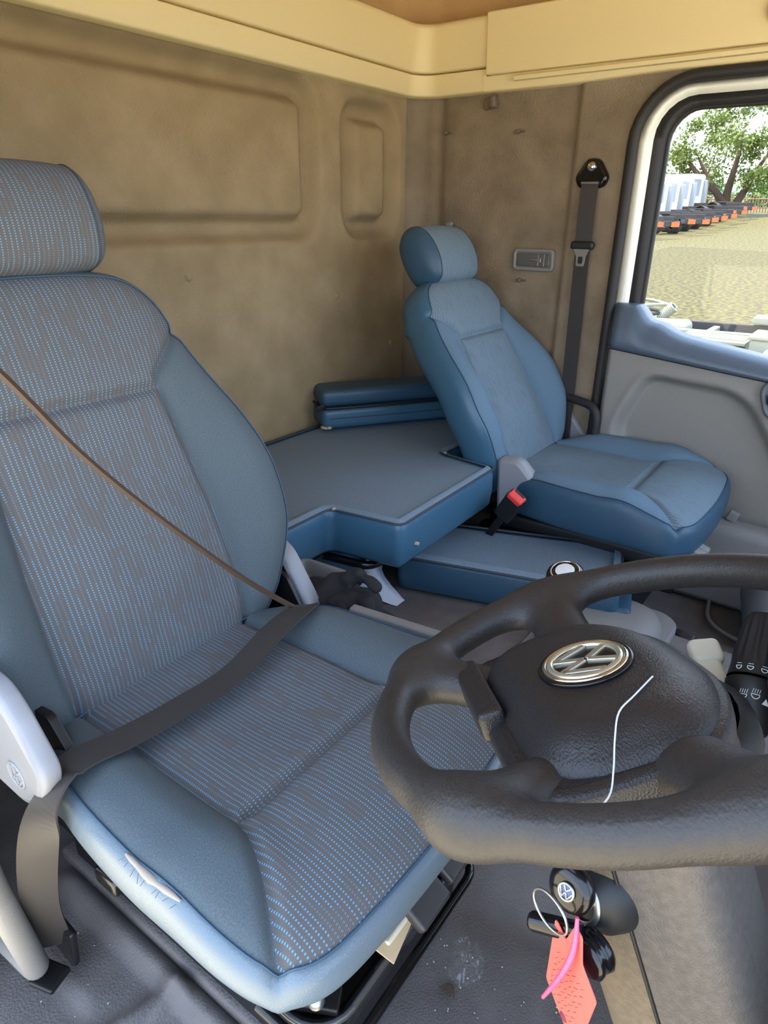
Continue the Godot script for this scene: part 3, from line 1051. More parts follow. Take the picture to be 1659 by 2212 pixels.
# ------------------------------------------------------------------ seats
func build_seats() -> void:
	var md := {"panel": M.woven, "bolster": M.cloth, "skirt": M.vinyl_ground_lit, "back": M.cloth, "head_side": M.woven}
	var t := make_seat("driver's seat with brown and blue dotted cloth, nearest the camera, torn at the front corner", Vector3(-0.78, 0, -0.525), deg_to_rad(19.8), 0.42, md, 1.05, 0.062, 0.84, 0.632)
	recliner(t, [Vector2(-0.06, 0.55), Vector2(0.0, 0.578), Vector2(0.05, 0.576), Vector2(0.082, 0.552), Vector2(0.133, 0.485), Vector2(0.112, 0.425), Vector2(0.06, 0.398), Vector2(-0.05, 0.40)], 0.262, 0.289, Vector2(0.062, 0.452))
	recliner(t, [Vector2(-0.10, 0.50), Vector2(-0.055, 0.475), Vector2(0.015, 0.37), Vector2(0.0, 0.30), Vector2(-0.12, 0.30)], -0.335, -0.295, null)
	obj("recliner_bracket", MB.new().slab(rounded([Vector2(-0.10, 0.46), Vector2(-0.03, 0.44), Vector2(0.02, 0.36), Vector2(0.02, 0.26), Vector2(-0.12, 0.28)], 0.01), [Vector2(0.001, -0.288), Vector2(0, -0.286), Vector2(0, -0.280), Vector2(0.001, -0.278)]), M.black_metal, t)
	obj("recliner_bracket", MB.new().slab(rounded([Vector2(-0.06, 0.46), Vector2(0.02, 0.475), Vector2(0.06, 0.43), Vector2(0.06, 0.36), Vector2(-0.10, 0.36)], 0.01), [Vector2(0.001, 0.212), Vector2(0, 0.214), Vector2(0, 0.222), Vector2(0.001, 0.224)]), M.black_metal, t)
	# torn corner: foam showing through the split seam, frayed thread ends
	var foam := MB.new()
	var fp := []
	var frad := []
	for k in 9:
		var s := k / 8.0
		fp.append(Vector3(lerpf(0.252, 0.345, s), 0.4362 + 0.0010 * sin(s * 9.0), 0.2700 + 0.002 * sin(s * PI)))
		frad.append(0.001 + 0.0044 * sin(PI * clampf(s * 0.9 + 0.05, 0, 1)) * (0.8 + 0.2 * sin(s * 17.0)))
	foam.tube(fp, frad, 10)
	var fo := obj("torn_foam", foam, M.foam, t)
	var fray := MB.new()
	for k in 9:
		var a: Vector3 = fp[k]
		fray.tube([a + Vector3(rng.randf_range(-0.004, 0.004), 0.001, 0.005), a + Vector3(rng.randf_range(-0.005, 0.004), 0.000 - rng.randf() * 0.004, 0.008 + rng.randf() * 0.004)], 0.0003, 4)
	obj("frayed_thread", fray, M.piping, fo)
	# suspension base, tray and controls
	var zc := 0.0
	obj("suspension_base", MB.new().rbox(Vector3(0.60, 0.22, 0.32), 0.012, xf(Vector3(0.14, 0.115, zc))), M.black, t)
	obj("base_plate", MB.new().rbox(Vector3(0.60, 0.03, 0.345), 0.01, xf(Vector3(0.11, 0.015, zc))), M.floor, t)
	var tray := rr_poly(-0.10, 0.485, -0.21, 0.215, 0.05)
	var tb := Transform3D(Basis(Vector3(1, 0, 0), Vector3(0, 0, 1), Vector3(0, 1, 0)), Vector3(0, 0, 0))
	obj("tray", MB.new().slab(tray, [Vector2(0.01, 0.215), Vector2(0.0, 0.225), Vector2(0, 0.255), Vector2(0.004, 0.257), Vector2(0.012, 0.255), Vector2(0.018, 0.235)], tb), M.black_gloss, t)
	var edge := []
	for q in tray: edge.append(Vector3(q.x, 0.256, q.y))
	obj("tray_rim", MB.new().tube(edge, 0.004, 8, true), mat(c8(112, 110, 108), 0.3, 0.5), t)
	obj("cushion_frame", MB.new().rbox(Vector3(0.44, 0.04, 0.44), 0.015, xf(Vector3(0.20, 0.285, zc))), M.black, t)
	for s in [-1, 1]:
		obj("slide_rail", MB.new().rbox(Vector3(0.50, 0.03, 0.035), 0.004, xf(Vector3(0.16, 0.250, 0.17 * s))), M.black_metal, t)
	for q in [Vector3(0.480, 0.303, -0.043), Vector3(0.484, 0.298, 0.030)]:
		var lv := obj("lift_paddle", MB.new().rbox(Vector3(0.066, 0.018, 0.066), 0.007, Transform3D(Basis(Vector3.BACK, -0.55), q)), mat(c8(60, 57, 56), 0.42), t)
		obj("paddle_stem", MB.new().rbox(Vector3(0.06, 0.012, 0.03), 0.004, Transform3D(Basis(Vector3.BACK, -0.1), q + Vector3(-0.045, 0.008, 0))), M.black, lv)
	obj("lever", MB.new().rbox(Vector3(0.03, 0.008, 0.042), 0.0035, Transform3D(Basis(Vector3.BACK, 0.5), Vector3(0.476, 0.285, 0.082))), M.cream_lever, t)
	var bar := round_corners([Vector3(0.40, 0.262, -0.075), Vector3(0.512, 0.262, -0.075), Vector3(0.512, 0.262, 0.23), Vector3(0.40, 0.262, 0.23)], 0.03)
	obj("slide_bar", MB.new().tube(bar, 0.0065, 12), M.black_gloss, t)
	obj("side_knob", MB.new().rbox(Vector3(0.05, 0.03, 0.03), 0.008, xf(Vector3(0.135, 0.275, 0.235))), M.black_gloss, t)
	var hinge := obj("hinge", MB.new().rbox(Vector3(0.06, 0.012, 0.03), 0.003, Transform3D(Basis(Vector3.UP, 0.5), Vector3(0.445, 0.262, 0.185))), M.black_metal, t)
	obj("bolt", MB.new().lathe([Vector2(0, 0.009), Vector2(0.008, 0.008), Vector2(0.010, 0)], 14, xf(Vector3(0.452, 0.267, 0.19))), M.steel, hinge)
	obj("side_strip", MB.new().rbox(Vector3(0.24, 0.014, 0.022), 0.005, Transform3D(Basis(Vector3.UP, 0.12), Vector3(0.215, 0.395, -0.335))), M.mid_plastic, t)
	# instruction card hanging under the front edge
	var cd := obj("instruction_card", MB.new().rbox(Vector3(0.075, 0.002, 0.06), 0.0008, Transform3D(Basis(Vector3.BACK, -0.45) * Basis(Vector3.UP, 0.2), Vector3(-0.315, 0.300, -0.435))), M.card)
	tag(cd, "beige card hanging under the front edge of the driver's seat", "card")

	var mp := {"panel": M.woven_pale, "bolster": M.cloth_pale, "skirt": M.vinyl_dark, "back": M.vinyl, "head_side": M.vinyl_dark}
	var q := make_seat("passenger seat in faded blue cloth, reclined in the corner by the window", Vector3(-0.735, 0, -1.835), deg_to_rad(31.0), 0.425, mp, 1.0, 0.10, 0.97, 0.618)
	recliner(q, [Vector2(-0.03, 0.475), Vector2(0.035, 0.482), Vector2(0.085, 0.435), Vector2(0.10, 0.335), Vector2(-0.02, 0.315)], 0.205, 0.25, Vector2(0.028, 0.375))
	recliner(q, [Vector2(-0.10, 0.53), Vector2(-0.05, 0.52), Vector2(0.06, 0.40), Vector2(0.05, 0.35), Vector2(-0.10, 0.35)], -0.31, -0.265, null)
	obj("recliner_bracket", MB.new().slab(rounded([Vector2(-0.08, 0.47), Vector2(0.0, 0.46), Vector2(0.05, 0.36), Vector2(-0.10, 0.30)], 0.01), [Vector2(0.001, 0.192), Vector2(0, 0.194), Vector2(0, 0.202), Vector2(0.001, 0.204)]), M.black_metal, q)
	obj("frame", MB.new().rbox(Vector3(0.46, 0.05, 0.40), 0.015, xf(Vector3(0.20, 0.275, 0))), M.black, q)
	obj("pedestal", MB.new().rbox(Vector3(0.40, 0.26, 0.30), 0.02, xf(Vector3(0.16, 0.13, -0.02))), M.black, q)
	for s in [-1, 1]:
		var rail := MB.new()
		rail.rbox(Vector3(0.56, 0.05, 0.045), 0.006, xf(Vector3(0.19, 0.225, 0.185 * s)))
		var ro := obj("slide_rail", rail, M.black_gloss, q)
		for k in 2:
			obj("slot_plate", MB.new().slab(rr_poly(-0.075, 0.075, -0.013, 0.013, 0.008), [Vector2(0, 0), Vector2(0, 0.004), Vector2(0.002, 0.005)], Transform3D(Basis(), Vector3(0.06 + 0.20 * k, 0.228, 0.2075 * s)) if s > 0 else Transform3D(Basis(Vector3.UP, PI), Vector3(0.06 + 0.20 * k, 0.228, 0.2075 * s))), M.black_metal, ro)
	for b in [Vector3(0.40, 0.225, 0.212), Vector3(0.445, 0.232, 0.205)]:
		obj("bolt", MB.new().lathe([Vector2(0, 0.008), Vector2(0.009, 0.007), Vector2(0.012, 0)], 14, xf(b, Vector3.RIGHT, Vector3.BACK, Vector3.DOWN)), M.black_metal, q)
	for k in 2:
		obj("lever_tab", MB.new().rbox(Vector3(0.05, 0.016, 0.03), 0.004, Transform3D(Basis(Vector3.BACK, -0.35), Vector3(0.50, 0.32, 0.175 - 0.033 * k))), M.mid_plastic, q)

# ------------------------------------------------------------------ bench, its loose cushions
func build_bench() -> void:
	var t := thing("bunk_bench", "blue bench cushion across the rear of the cab with a block jutting between the seats", "bench", Vector3.ZERO)
	# top view polygon (x, z) seen from above
	var poly := rounded([Vector2(-1.40, -2.06), Vector2(-1.40, -0.42), Vector2(-0.935, -0.42), Vector2(-0.935, -1.08), Vector2(-0.748, -1.105), Vector2(-0.756, -1.565), Vector2(-0.93, -1.585), Vector2(-0.93, -2.06)], 0.022, 5)
	var lay := Transform3D(Basis(Vector3(1, 0, 0), Vector3(0, 0, 1), Vector3(0, 1, 0)), Vector3.ZERO)
	var top := MB.new()
	top.slab(poly, [Vector2(0.004, 0.452), Vector2(0.004, 0.4535), Vector2(0.010, 0.4585), Vector2(0.018, 0.460)], lay)
	obj("woven_top", top, M.woven_bench, t)
	obj("vinyl_side", MB.new().slab(poly, [Vector2(0.03, 0.335), Vector2(0.014, 0.338), Vector2(0.002, 0.352), Vector2(-0.003, 0.39), Vector2(-0.002, 0.435), Vector2(0.003, 0.450), Vector2(0.007, 0.4535), Vector2(0.02, 0.454)], lay), M.vinyl, t)
	var pp := []
	var mb := MB.new()
	for q in poly: pp.append(Vector3(q.x, 0.4535, q.y))
	obj("piping", mb.tube(pp, 0.0028, 8, true), M.thread, t)
	for q in [Vector3(-0.925, 0.452, -1.085), Vector3(-0.928, 0.452, -1.588), Vector3(-0.7465, 0.385, -1.165)]:
		var bl := MB.new()
		for k in 3: bl.rbox(Vector3(0.008, 0.009, 0.008), 0.003, Transform3D(Basis(Vector3(0.3, 0.8, 0.5).normalized(), k * 1.3), q + Vector3(0.001, 0.002 * k, 0.004 * (k - 1))))
		obj("torn_corner", bl, M.foam, t)
	# blue vinyl front of the bunk box
	var bx := thing("bunk_box", "dark blue vinyl-faced box carrying the bench cushion", "box", Vector3(-1.19, 0, -1.24))
	obj("front_panel", MB.new().rbox(Vector3(0.40, 0.33, 1.62), 0.012, xf(Vector3(0, 0.168, 0))), M.vinyl_dark, bx)
	obj("hem", MB.new().rbox(Vector3(0.06, 0.006, 0.25), 0.002, xf(Vector3(0.215, 0.332, 0.30))), M.black, bx)
	# black hoop below the jutting block
	var hp := round_corners([Vector3(-1.0, 0.318, -1.085), Vector3(-0.836, 0.318, -1.112), Vector3(-0.836, 0.322, -1.26), Vector3(-0.99, 0.322, -1.26)], 0.035)
	tag(obj("support_hoop", MB.new().tube(hp, 0.0105, 14), M.black_gloss), "black tubular hoop supporting the jutting block of the bench", "hoop")
	# folded bed cushion in the rear corner
	var c := thing("rolled_cushion", "dark blue zipped vinyl cushion folded at the rear of the bench", "cushion", Vector3(-1.235, 0.462, -1.79))
	c.rotation.y = -0.585
	for k in 2:
		obj("cushion_layer", MB.new().rbox(Vector3(0.14 - 0.01 * k, 0.066 - 0.012 * k, 0.56), 0.02, xf(Vector3(-0.006 * k, 0.033 + 0.062 * k, 0)), 4), M.vinyl if k == 0 else M.vinyl_dark, c)
	obj("zip", MB.new().tube([Vector3(0.071, 0.068, -0.26), Vector3(0.073, 0.067, 0), Vector3(0.069, 0.068, 0.26), Vector3(0.05, 0.068, 0.281), Vector3(-0.04, 0.068, 0.281)], 0.004, 8), M.black, c)
	obj("seam", MB.new().tube([Vector3(0.071, 0.036, -0.26), Vector3(0.0705, 0.034, 0.0), Vector3(0.071, 0.036, 0.26)], 0.0015, 6), M.thread, c)
	obj("zip_pull", MB.new().rbox(Vector3(0.006, 0.016, 0.03), 0.002, Transform3D(Basis(Vector3.RIGHT, 0.5), Vector3(0.055, 0.07, 0.283))), M.black_metal, c)
	var tear := MB.new()
	for k in 6: tear.rbox(Vector3(0.018, 0.008, 0.012), 0.004, Transform3D(Basis(Vector3.UP, k * 0.6), Vector3(0.05 + 0.003 * k, 0.005 + 0.001 * (k % 3), 0.276 + 0.002 * (k % 2) - 0.004 * k)))
	obj("torn_corner", tear, M.card, c)
	# loose backrest cushion on the engine cover
	var f := thing("loose_cushion", "loose blue seat cushion with woven top lying on the engine cover", "cushion", Vector3(-0.62, 0.172, -1.475))
	f.rotation.y = 0.285
	var fp := rounded([Vector2(-0.30, -0.11), Vector2(-0.30, 0.125), Vector2(0.255, 0.125), Vector2(0.255, -0.155), Vector2(0.05, -0.135)], 0.02, 4)
	obj("woven_top", MB.new().slab(fp, [Vector2(0.003, 0.096), Vector2(0.003, 0.0985), Vector2(0.010, 0.104), Vector2(0.022, 0.106)], lay), M.woven_bench, f)
	obj("vinyl_side", MB.new().slab(fp, [Vector2(0.012, 0.0), Vector2(0.002, 0.008), Vector2(-0.002, 0.04), Vector2(0.0, 0.085), Vector2(0.006, 0.0975), Vector2(0.02, 0.098)], lay), M.vinyl_dark, f)
	var fpp := []
	for q in fp: fpp.append(Vector3(q.x, 0.098, q.y))
	obj("piping", MB.new().tube(fpp, 0.0035, 8, true), M.thread, f)
	obj("front_flap", MB.new().rbox(Vector3(0.05, 0.07, 0.27), 0.015, xf(Vector3(0.262, 0.022, -0.012))), M.vinyl_dark, f)

# ------------------------------------------------------------------ steering wheel
var WHEEL_AT := Vector3(-0.115, 0.712, -0.525)
func wheel_basis() -> Basis:
	var a := deg_to_rad(23.1)
	var f := Vector3(cos(a), sin(a), 0)
	var n := Vector3(-sin(a), cos(a), 0)
	var zz := Vector3(0, 0, 1)
	return Basis(f * 0.68 + zz * 0.733, f * 0.733 - zz * 0.68, n)

func build_wheel() -> void:
	var t := thing("steering_wheel", "large dark grey four-spoke steering wheel with round emblem, worn rim, in the foreground", "steering wheel", WHEEL_AT)
	t.basis = wheel_basis()
	var sd := func(q: Vector3) -> float:
		var rad := Vector2(q.x, q.y).length()
		var ring := Vector2((rad - 0.217), q.z * 0.95).length() - 0.0182
		var m := Vector3(absf(q.x), q.y, q.z)
		var s1 := capsule(Vector3(m.x, m.y * 0.72, m.z * 1.2), Vector3(0.09, -0.010, -0.040), Vector3(0.214, 0.002, -0.004), 0.024, 0.021)
		var b := Vector3(0.128, -0.172, -0.003)
		var s2 := capsule(Vector3(m.x, m.y, m.z * 1.25), Vector3(0.078, -0.085, -0.044), b, 0.027, 0.026)
		var h := Vector3(maxf(absf(q.x) - 0.085, 0), maxf(absf(q.y + 0.03) - 0.055, 0), maxf(absf(q.z + 0.052) - 0.010, 0)).length() - 0.022
		var sp := smin(s1, s2, 0.02)
		return smin(smin(ring, sp, 0.035), h, 0.018)
	var part := func(q: Vector3) -> int:
		var rad := Vector2(q.x, q.y).length()
		if rad > 0.192: return 0
		if absf(q.x) < 0.105 and rad < 0.135: return 5
		if q.y > -0.045: return 1 if q.x < 0 else 2
		return 3 if q.x < 0 else 4
	var res := nets(sd, Vector3(-0.245, -0.245, -0.085), Vector3(0.245, 0.245, 0.03), 0.0042, part, 6)
	obj("rim", res[0], M.wheel, t)
	for k in 4: obj("spoke", res[k + 1], M.wheel, t)
	obj("hub_shell", res[5], M.pad, t)
	obj("hub_boss", MB.new().lathe([Vector2(0.10, -0.05), Vector2(0.112, -0.058), Vector2(0.114, -0.075), Vector2(0.10, -0.10), Vector2(0.07, -0.12), Vector2(0, -0.12)], 32, Transform3D(Basis(Vector3.RIGHT, Vector3.BACK, Vector3.DOWN), Vector3(0, -0.015, 0))), M.black, t)
	# horn pad
	var pp := rounded([Vector2(-0.122, -0.116), Vector2(0.122, -0.116), Vector2(0.130, 0.014), Vector2(0.06, 0.060), Vector2(-0.06, 0.060), Vector2(-0.130, 0.014)], 0.06, 8)
	var pm := MB.new()
	var pf := [Vector2(0.0, -0.055), Vector2(0.0, -0.018), Vector2(0.002, -0.010), Vector2(0.010, -0.004), Vector2(0.017, 0.002), Vector2(0.023, 0.0060), Vector2(0.029, 0.0090), Vector2(0.035, 0.0111), Vector2(0.041, 0.0124), Vector2(0.046, 0.0129)]
	pm.slab(pp, pf)
	var hp := obj("horn_pad", pm, M.pad, t)
	# stepped edge below the pad and the ridge along its lower side
	obj("pad_step", MB.new().slab(rounded([Vector2(-0.132, -0.132), Vector2(0.132, -0.132), Vector2(0.140, 0.012), Vector2(0.066, 0.066), Vector2(-0.066, 0.066), Vector2(-0.140, 0.012)], 0.045, 7), [Vector2(0.004, -0.055), Vector2(0.0, -0.03), Vector2(0.0, -0.018), Vector2(0.003, -0.0135), Vector2(0.010, -0.012)]), M.pad, hp)
	obj("pad_ridge", MB.new().rbox(Vector3(0.125, 0.026, 0.03), 0.007, Transform3D(Basis(), Vector3(-0.055, -0.125, -0.013)), 3), M.pad, hp)
	var e := Transform3D(Basis(), Vector3(0.002, -0.030, 0.0138))
	var ring := MB.new()
	ring.lathe([Vector2(0.0, -0.002), Vector2(0.041, -0.002), Vector2(0.0425, 0.001), Vector2(0.041, 0.0028), Vector2(0.037, 0.0032), Vector2(0.034, 0.0012), Vector2(0, 0.0012)], 48, e * Transform3D(Basis(Vector3.RIGHT, Vector3.BACK, Vector3.DOWN), Vector3.ZERO))
	var eo := obj("emblem_base", ring, M.black_gloss, t)
	emblem(eo, "emblem", 0.031, e * Transform3D(Basis(), Vector3(0, 0, 0.0028)), mat(c8(205, 200, 182), 0.28, 0.8), M.black_gloss, 0.0022)
	obj("chrome_ring", MB.new().tube(range(48).map(func(k): return e * Vector3(cos(TAU * k / 48) * 0.0362, sin(TAU * k / 48) * 0.0362, 0.0026)), 0.0022, 8, true), M.chrome, eo)
	# loose silvery thread across the pad
	var W := Transform3D(wheel_basis(), WHEEL_AT)
	var th := []
	for q in [Vector3(0.062, 0.004, 0.0148), Vector3(0.080, -0.020, 0.0150), Vector3(0.096, -0.040, 0.0155), Vector3(0.116, -0.054, 0.009), Vector3(0.134, -0.066, -0.002), Vector3(0.148, -0.078, -0.010), Vector3(0.156, -0.098, -0.012), Vector3(0.162, -0.112, -0.006), Vector3(0.176, -0.126, 0.008)]: th.append(W * q)
	tag(obj("loose_thread", MB.new().tube(smooth3(th, 5), 0.0007, 6), M.symbol), "thin pale thread lying across the steering wheel pad", "thread")

# ------------------------------------------------------------------ column, key, stalks, dash edge
func build_column() -> void:
	var a := deg_to_rad(23.1)
	var n := Vector3(-sin(a), cos(a), 0)
	var f := Vector3(cos(a), sin(a), 0)
	var fr := Transform3D(Basis(Vector3(0, 0, 1), f, n), WHEEL_AT)   # x across, y forward, z up the column
	var col := thing("steering_column", "beige grey steering column cover below the steering wheel", "column")
	var sec := func(u: float, hx: float, y0: float, y1: float) -> Vector2:
		var an := TAU * u
		var cx := cos(an)
		var cy := sin(an)
		return Vector2(hx * signf(cx) * pow(absf(cx), 0.4), lerpf(y0, y1, 0.5) + (y1 - y0) * 0.5 * signf(cy) * pow(absf(cy), 0.4))
	var body := func(u: float, v: float) -> Vector3:
		var d := lerpf(-0.115, -0.80, v)
		var hx := 0.066
		var y0 := -0.092
		var y1 := 0.058
		var q: Vector2 = sec.call(u, hx, y0, y1)
		return fr * Vector3(q.x, q.y, d)
	# two halves meeting in a seam on the side
	var split := 0.999
	obj("lower_cover", MB.new().grid(40, 24, func(u: float, v: float): return body.call(lerpf(0.5, split, u), v)), M.column, col)
	obj("upper_cover", MB.new().grid(40, 24, func(u: float, v: float): return body.call(lerpf(split, 1.5, u), v)), M.column_grey, col)
	var sm := []
	for k in 20: sm.append(body.call(split, k / 19.0))
	obj("cover_seam", MB.new().tube(sm, 0.0022, 6), M.black, col)
	var cap := MB.new()
	var c := cap.vert(fr * Vector3(0, 0.01, -0.115))
	var rg := []
	for k in 40: rg.append(cap.vert(body.call(k / 40.0, 0.0)))
	for k in 40: cap.tri(c, rg[k], rg[(k + 1) % 40])
	obj("top_cover", cap, M.pad, col)
	# ignition lock with the key in it
	var kd := Vector3(-0.42, 0.16, 0.89).normalized()     # axis of the lock, out of the column
	var k0 := Vector3(-0.086, 0.505, -0.462)
	var lk := obj("lock_barrel", MB.new().lathe([Vector2(0.040, -0.02), Vector2(0.036, 0.0), Vector2(0.027, 0.008), Vector2(0.024, 0.016), Vector2(0.019, 0.018), Vector2(0, 0.015)], 32, along(k0, kd)), M.black, col)
	obj("lock_ring", MB.new().lathe([Vector2(0.022, 0.016), Vector2(0.0235, 0.0195), Vector2(0.018, 0.0205)], 32, along(k0, kd)), M.steel, lk)
	var key := thing("ignition_key", "black-headed key with round blue badge, in the ignition lock", "key", k0 + kd * 0.016)
	var yk := along(Vector3.ZERO, kd)
	obj("key_blade", MB.new().rbox(Vector3(0.008, 0.03, 0.0025), 0.001, yk * xf(Vector3(0, 0.0, 0))), M.steel, key)
	var hd := Vector3(-0.22, 0.34, 0.91).normalized()
	var hx := along(Vector3(-0.006, 0.032, 0.022), hd)
	obj("key_head", MB.new().lathe([Vector2(0, -0.008), Vector2(0.017, -0.0075), Vector2(0.021, -0.004), Vector2(0.0215, 0.001), Vector2(0.019, 0.0055), Vector2(0.012, 0.0075), Vector2(0, 0.0078)], 32, hx), M.black_gloss, key)
	var bx := Vector3.UP.cross(hd).normalized()
	emblem(key, "badge", 0.0072, Transform3D(Basis(bx, hd.cross(bx), hd), hx * Vector3(0, 0.0092, 0)), M.steel, mat(c8(60, 90, 140), 0.3), 0.0009)
	var kr := thing("key_ring", "steel split ring hanging from the ignition key", "key ring", k0 + kd * 0.055)
	var rp := []
	for k in 30: rp.append(Vector3(0.0, 0.006, 0.004) + Vector3(cos(TAU * k / 30) * 0.019, sin(TAU * k / 30) * 0.018, cos(TAU * k / 30) * 0.008))
	obj("ring", MB.new().tube(rp, 0.0013, 8, true), M.steel, kr)
	# black remote and barrel fobs hanging from the ring
	var base := k0 + kd * 0.055
	tag(obj("key_fob", MB.new().lathe([Vector2(0, -0.012), Vector2(0.017, -0.011), Vector2(0.020, -0.007), Vector2(0.019, -0.002), Vector2(0.0175, 0.0), Vector2(0.0195, 0.003), Vector2(0.020, 0.007), Vector2(0.016, 0.011), Vector2(0, 0.012)], 32, along(Vector3(-0.070, 0.488, -0.418), Vector3(-0.42, -0.10, 0.9))), M.black_gloss), "black round key fob hanging under the ignition lock", "key fob")
	tag(obj("spare_barrel", MB.new().lathe([Vector2(0, 0.026), Vector2(0.0075, 0.025), Vector2(0.009, 0.022), Vector2(0.009, -0.022), Vector2(0.0075, -0.025), Vector2(0, -0.026)], 20, along(Vector3(-0.104, 0.497, -0.415), Vector3(-0.85, -0.42, 0.0))), M.black_gloss), "short black cylinder on the key ring", "key fob")
	# red paper tag with a pink tie
	var tg := thing("key_tag", "red key tag with handwriting hanging from the ignition key", "tag", Vector3(-0.080, 0.523, -0.397))
	var tx := Vector3(0.86, -0.10, 0.5).normalized()
	var ty := Vector3(-0.13, 0.99, -0.03)
	ty = (ty - tx * ty.dot(tx)).normalized()
	var tf := Transform3D(Basis(tx * 1.25, ty, tx.cross(ty)), Vector3.ZERO)
	var tp := rounded([Vector2(0.004, 0.012), Vector2(0.010, -0.018), Vector2(0.028, -0.034), Vector2(0.026, -0.128), Vector2(0.006, -0.118), Vector2(-0.016, -0.10), Vector2(-0.020, -0.028), Vector2(-0.021, -0.012), Vector2(-0.008, -0.018), Vector2(-0.004, 0.012)], 0.003, 2)
	obj("tag_body", MB.new().slab(tp, [Vector2(0.0003, 0), Vector2(0, 0.0004), Vector2(0, 0.0012), Vector2(0.0003, 0.0016)], tf), M.tag, tg)
	var hand := MB.new()
	for r in 7:
		var x := -0.012
		while x < 0.018:
			var w := rng.randf_range(0.002, 0.004)
			hand.slab(PackedVector2Array([Vector2(x, -0.046 - r * 0.010), Vector2(x + 0.0006, -0.046 - r * 0.010), Vector2(x + w, -0.041 - r * 0.010 + rng.randf() * 0.002), Vector2(x + w - 0.0006, -0.041 - r * 0.010)]), [Vector2(0, 0.0014), Vector2(0, 0.0018)], tf)
			x += w + rng.randf_range(0.0005, 0.002)
	obj("handwriting", hand, M.ink, tg)
	obj("eyelet", MB.new().lathe([Vector2(0, 0.0015), Vector2(0.0035, 0.001), Vector2(0.004, 0)], 16, tf * Transform3D(Basis(Vector3.RIGHT, Vector3.BACK, Vector3.DOWN), Vector3(0.008, -0.112, 0.0016))), M.ink, tg)
	var ti := [Vector3(-0.083, 0.549, -0.396), Vector3(-0.080, 0.518, -0.391), Vector3(-0.085, 0.484, -0.388), Vector3(-0.098, 0.435, -0.390)]
	tag(obj("cable_tie", MB.new().tube(smooth3(ti, 5), range(16).map(func(k): return 0.0016 + 0.0012 * sin(PI * k / 15.0)), 8), M.pink), "pink plastic tie threaded through the red key tag", "tie")
	# light stalk on the far side of the column
	var s0 := Vector3(-0.008, 0.629, -0.600)
	var s1 := Vector3(-0.021, 0.705, -0.700)
	var sa := along(s0, s1 - s0)
	var sl := (s1 - s0).length()
	var st := thing("light_stalk", "black light stalk with white lamp symbols, right of the wheel", "stalk", s0)
	var y0 := along(Vector3.ZERO, s1 - s0)
	obj("stem", MB.new().lathe([Vector2(0.0055, -0.12), Vector2(0.0055, 0.012)], 16, y0), M.black_metal, st)
	obj("collar", MB.new().lathe([Vector2(0, 0.003), Vector2(0.013, 0.004), Vector2(0.0175, 0.010), Vector2(0.0255, 0.042), Vector2(0.0262, 0.054), Vector2(0.0245, 0.056), Vector2(0, 0.056)], 40, y0), M.black, st)
	var grip := MB.new()
	grip.grid(96, 10, func(u: float, v: float):
		var r := lerpf(0.0255, 0.0185, v) * (1.0 + 0.045 * cos(TAU * u * 16.0) * bump(v, 0.2, 0.3, 0.95, 1.0))
		if v > 0.95: r *= 0.9
		return y0 * Vector3(cos(TAU * u) * r, 0.058 + v * 0.070, sin(TAU * u) * r), null, true)
	grip.lathe([Vector2(0.0166, 0.128), Vector2(0.012, 0.131), Vector2(0, 0.132)], 40, y0)
	obj("ribbed_grip", grip, M.black, st)
	# printed symbols: lamps, ring lamps, arrow
	var sym := MB.new()
	var put_sym := func(ang: float, h: float, kind: int, s: float) -> void:
		var r := 0.0264 if h > 0.05 else lerpf(0.0175, 0.0255, (h - 0.010) / 0.032) + 0.0006
		var to := Vector3(cos(ang), 0, sin(ang))
		var tf2 := y0 * Transform3D(Basis(Vector3(-sin(ang), 0, cos(ang)), Vector3.UP, to), Vector3(0, h, 0) + to * r)
		var pts := []
		if kind == 2:
			sym.slab(PackedVector2Array([Vector2(-s, -s), Vector2(s, -s), Vector2(0, s)]), [Vector2(0, 0), Vector2(0, 0.0006)], tf2)
			return
		for k in 14:
			var an := PI + PI * k / 13.0
			pts.append(tf2 * Vector3(cos(an) * s, sin(an) * s * 1.2, 0.0004))
		sym.tube(pts, 0.0004, 5, true)
		if kind == 1:
			for k in 4: sym.tube([tf2 * Vector3((k - 1.5) * s * 0.55, s * 0.35, 0.0004), tf2 * Vector3((k - 1.5) * s * 0.55 - s * 0.2, s * 1.5, 0.0004)], 0.0003, 5)
		else:
			sym.tube([tf2 * Vector3(-s * 0.8, s * 0.9, 0.0004), tf2 * Vector3(s * 0.8, s * 0.9, 0.0004)], 0.0003, 5)
	# angle of the side that faces the driver's door
	var face := Vector3(-0.06, 0.6, 0.8)
	var loc := y0.basis.inverse() * face
	var a0 := atan2(loc.z, loc.x)
	put_sym.call(a0 - 0.16, 0.038, 1, 0.0036)
	put_sym.call(a0 + 0.26, 0.036, 1, 0.0036)
	put_sym.call(a0 + 0.2, 0.022, 1, 0.0034)
	put_sym.call(a0 - 0.55, 0.034, 2, 0.0032)
	put_sym.call(a0 + 0.55, 0.064, 0, 0.0028)
	put_sym.call(a0 + 0.15, 0.064, 0, 0.0028)
	put_sym.call(a0 - 0.3, 0.064, 0, 0.0028)
	put_sym.call(a0 - 0.7, 0.064, 0, 0.0028)
	obj("printed_symbols", sym, M.symbol, st)
	# grey lever beyond the rim, warm light put into its cream colour
	var lv := thing("column_lever", "pale column lever in a warm-lit tone beyond the rim, beside the black stalk", "lever", Vector3(-0.044, 0.626, -0.662))
	obj("lever_arm", MB.new().rbox(Vector3(0.030, 0.018, 0.085), 0.008, Transform3D(Basis(Vector3.RIGHT, 0.35) * Basis(Vector3.UP, 0.55), Vector3(0, 0, 0)), 4), M.cream_lever, lv)
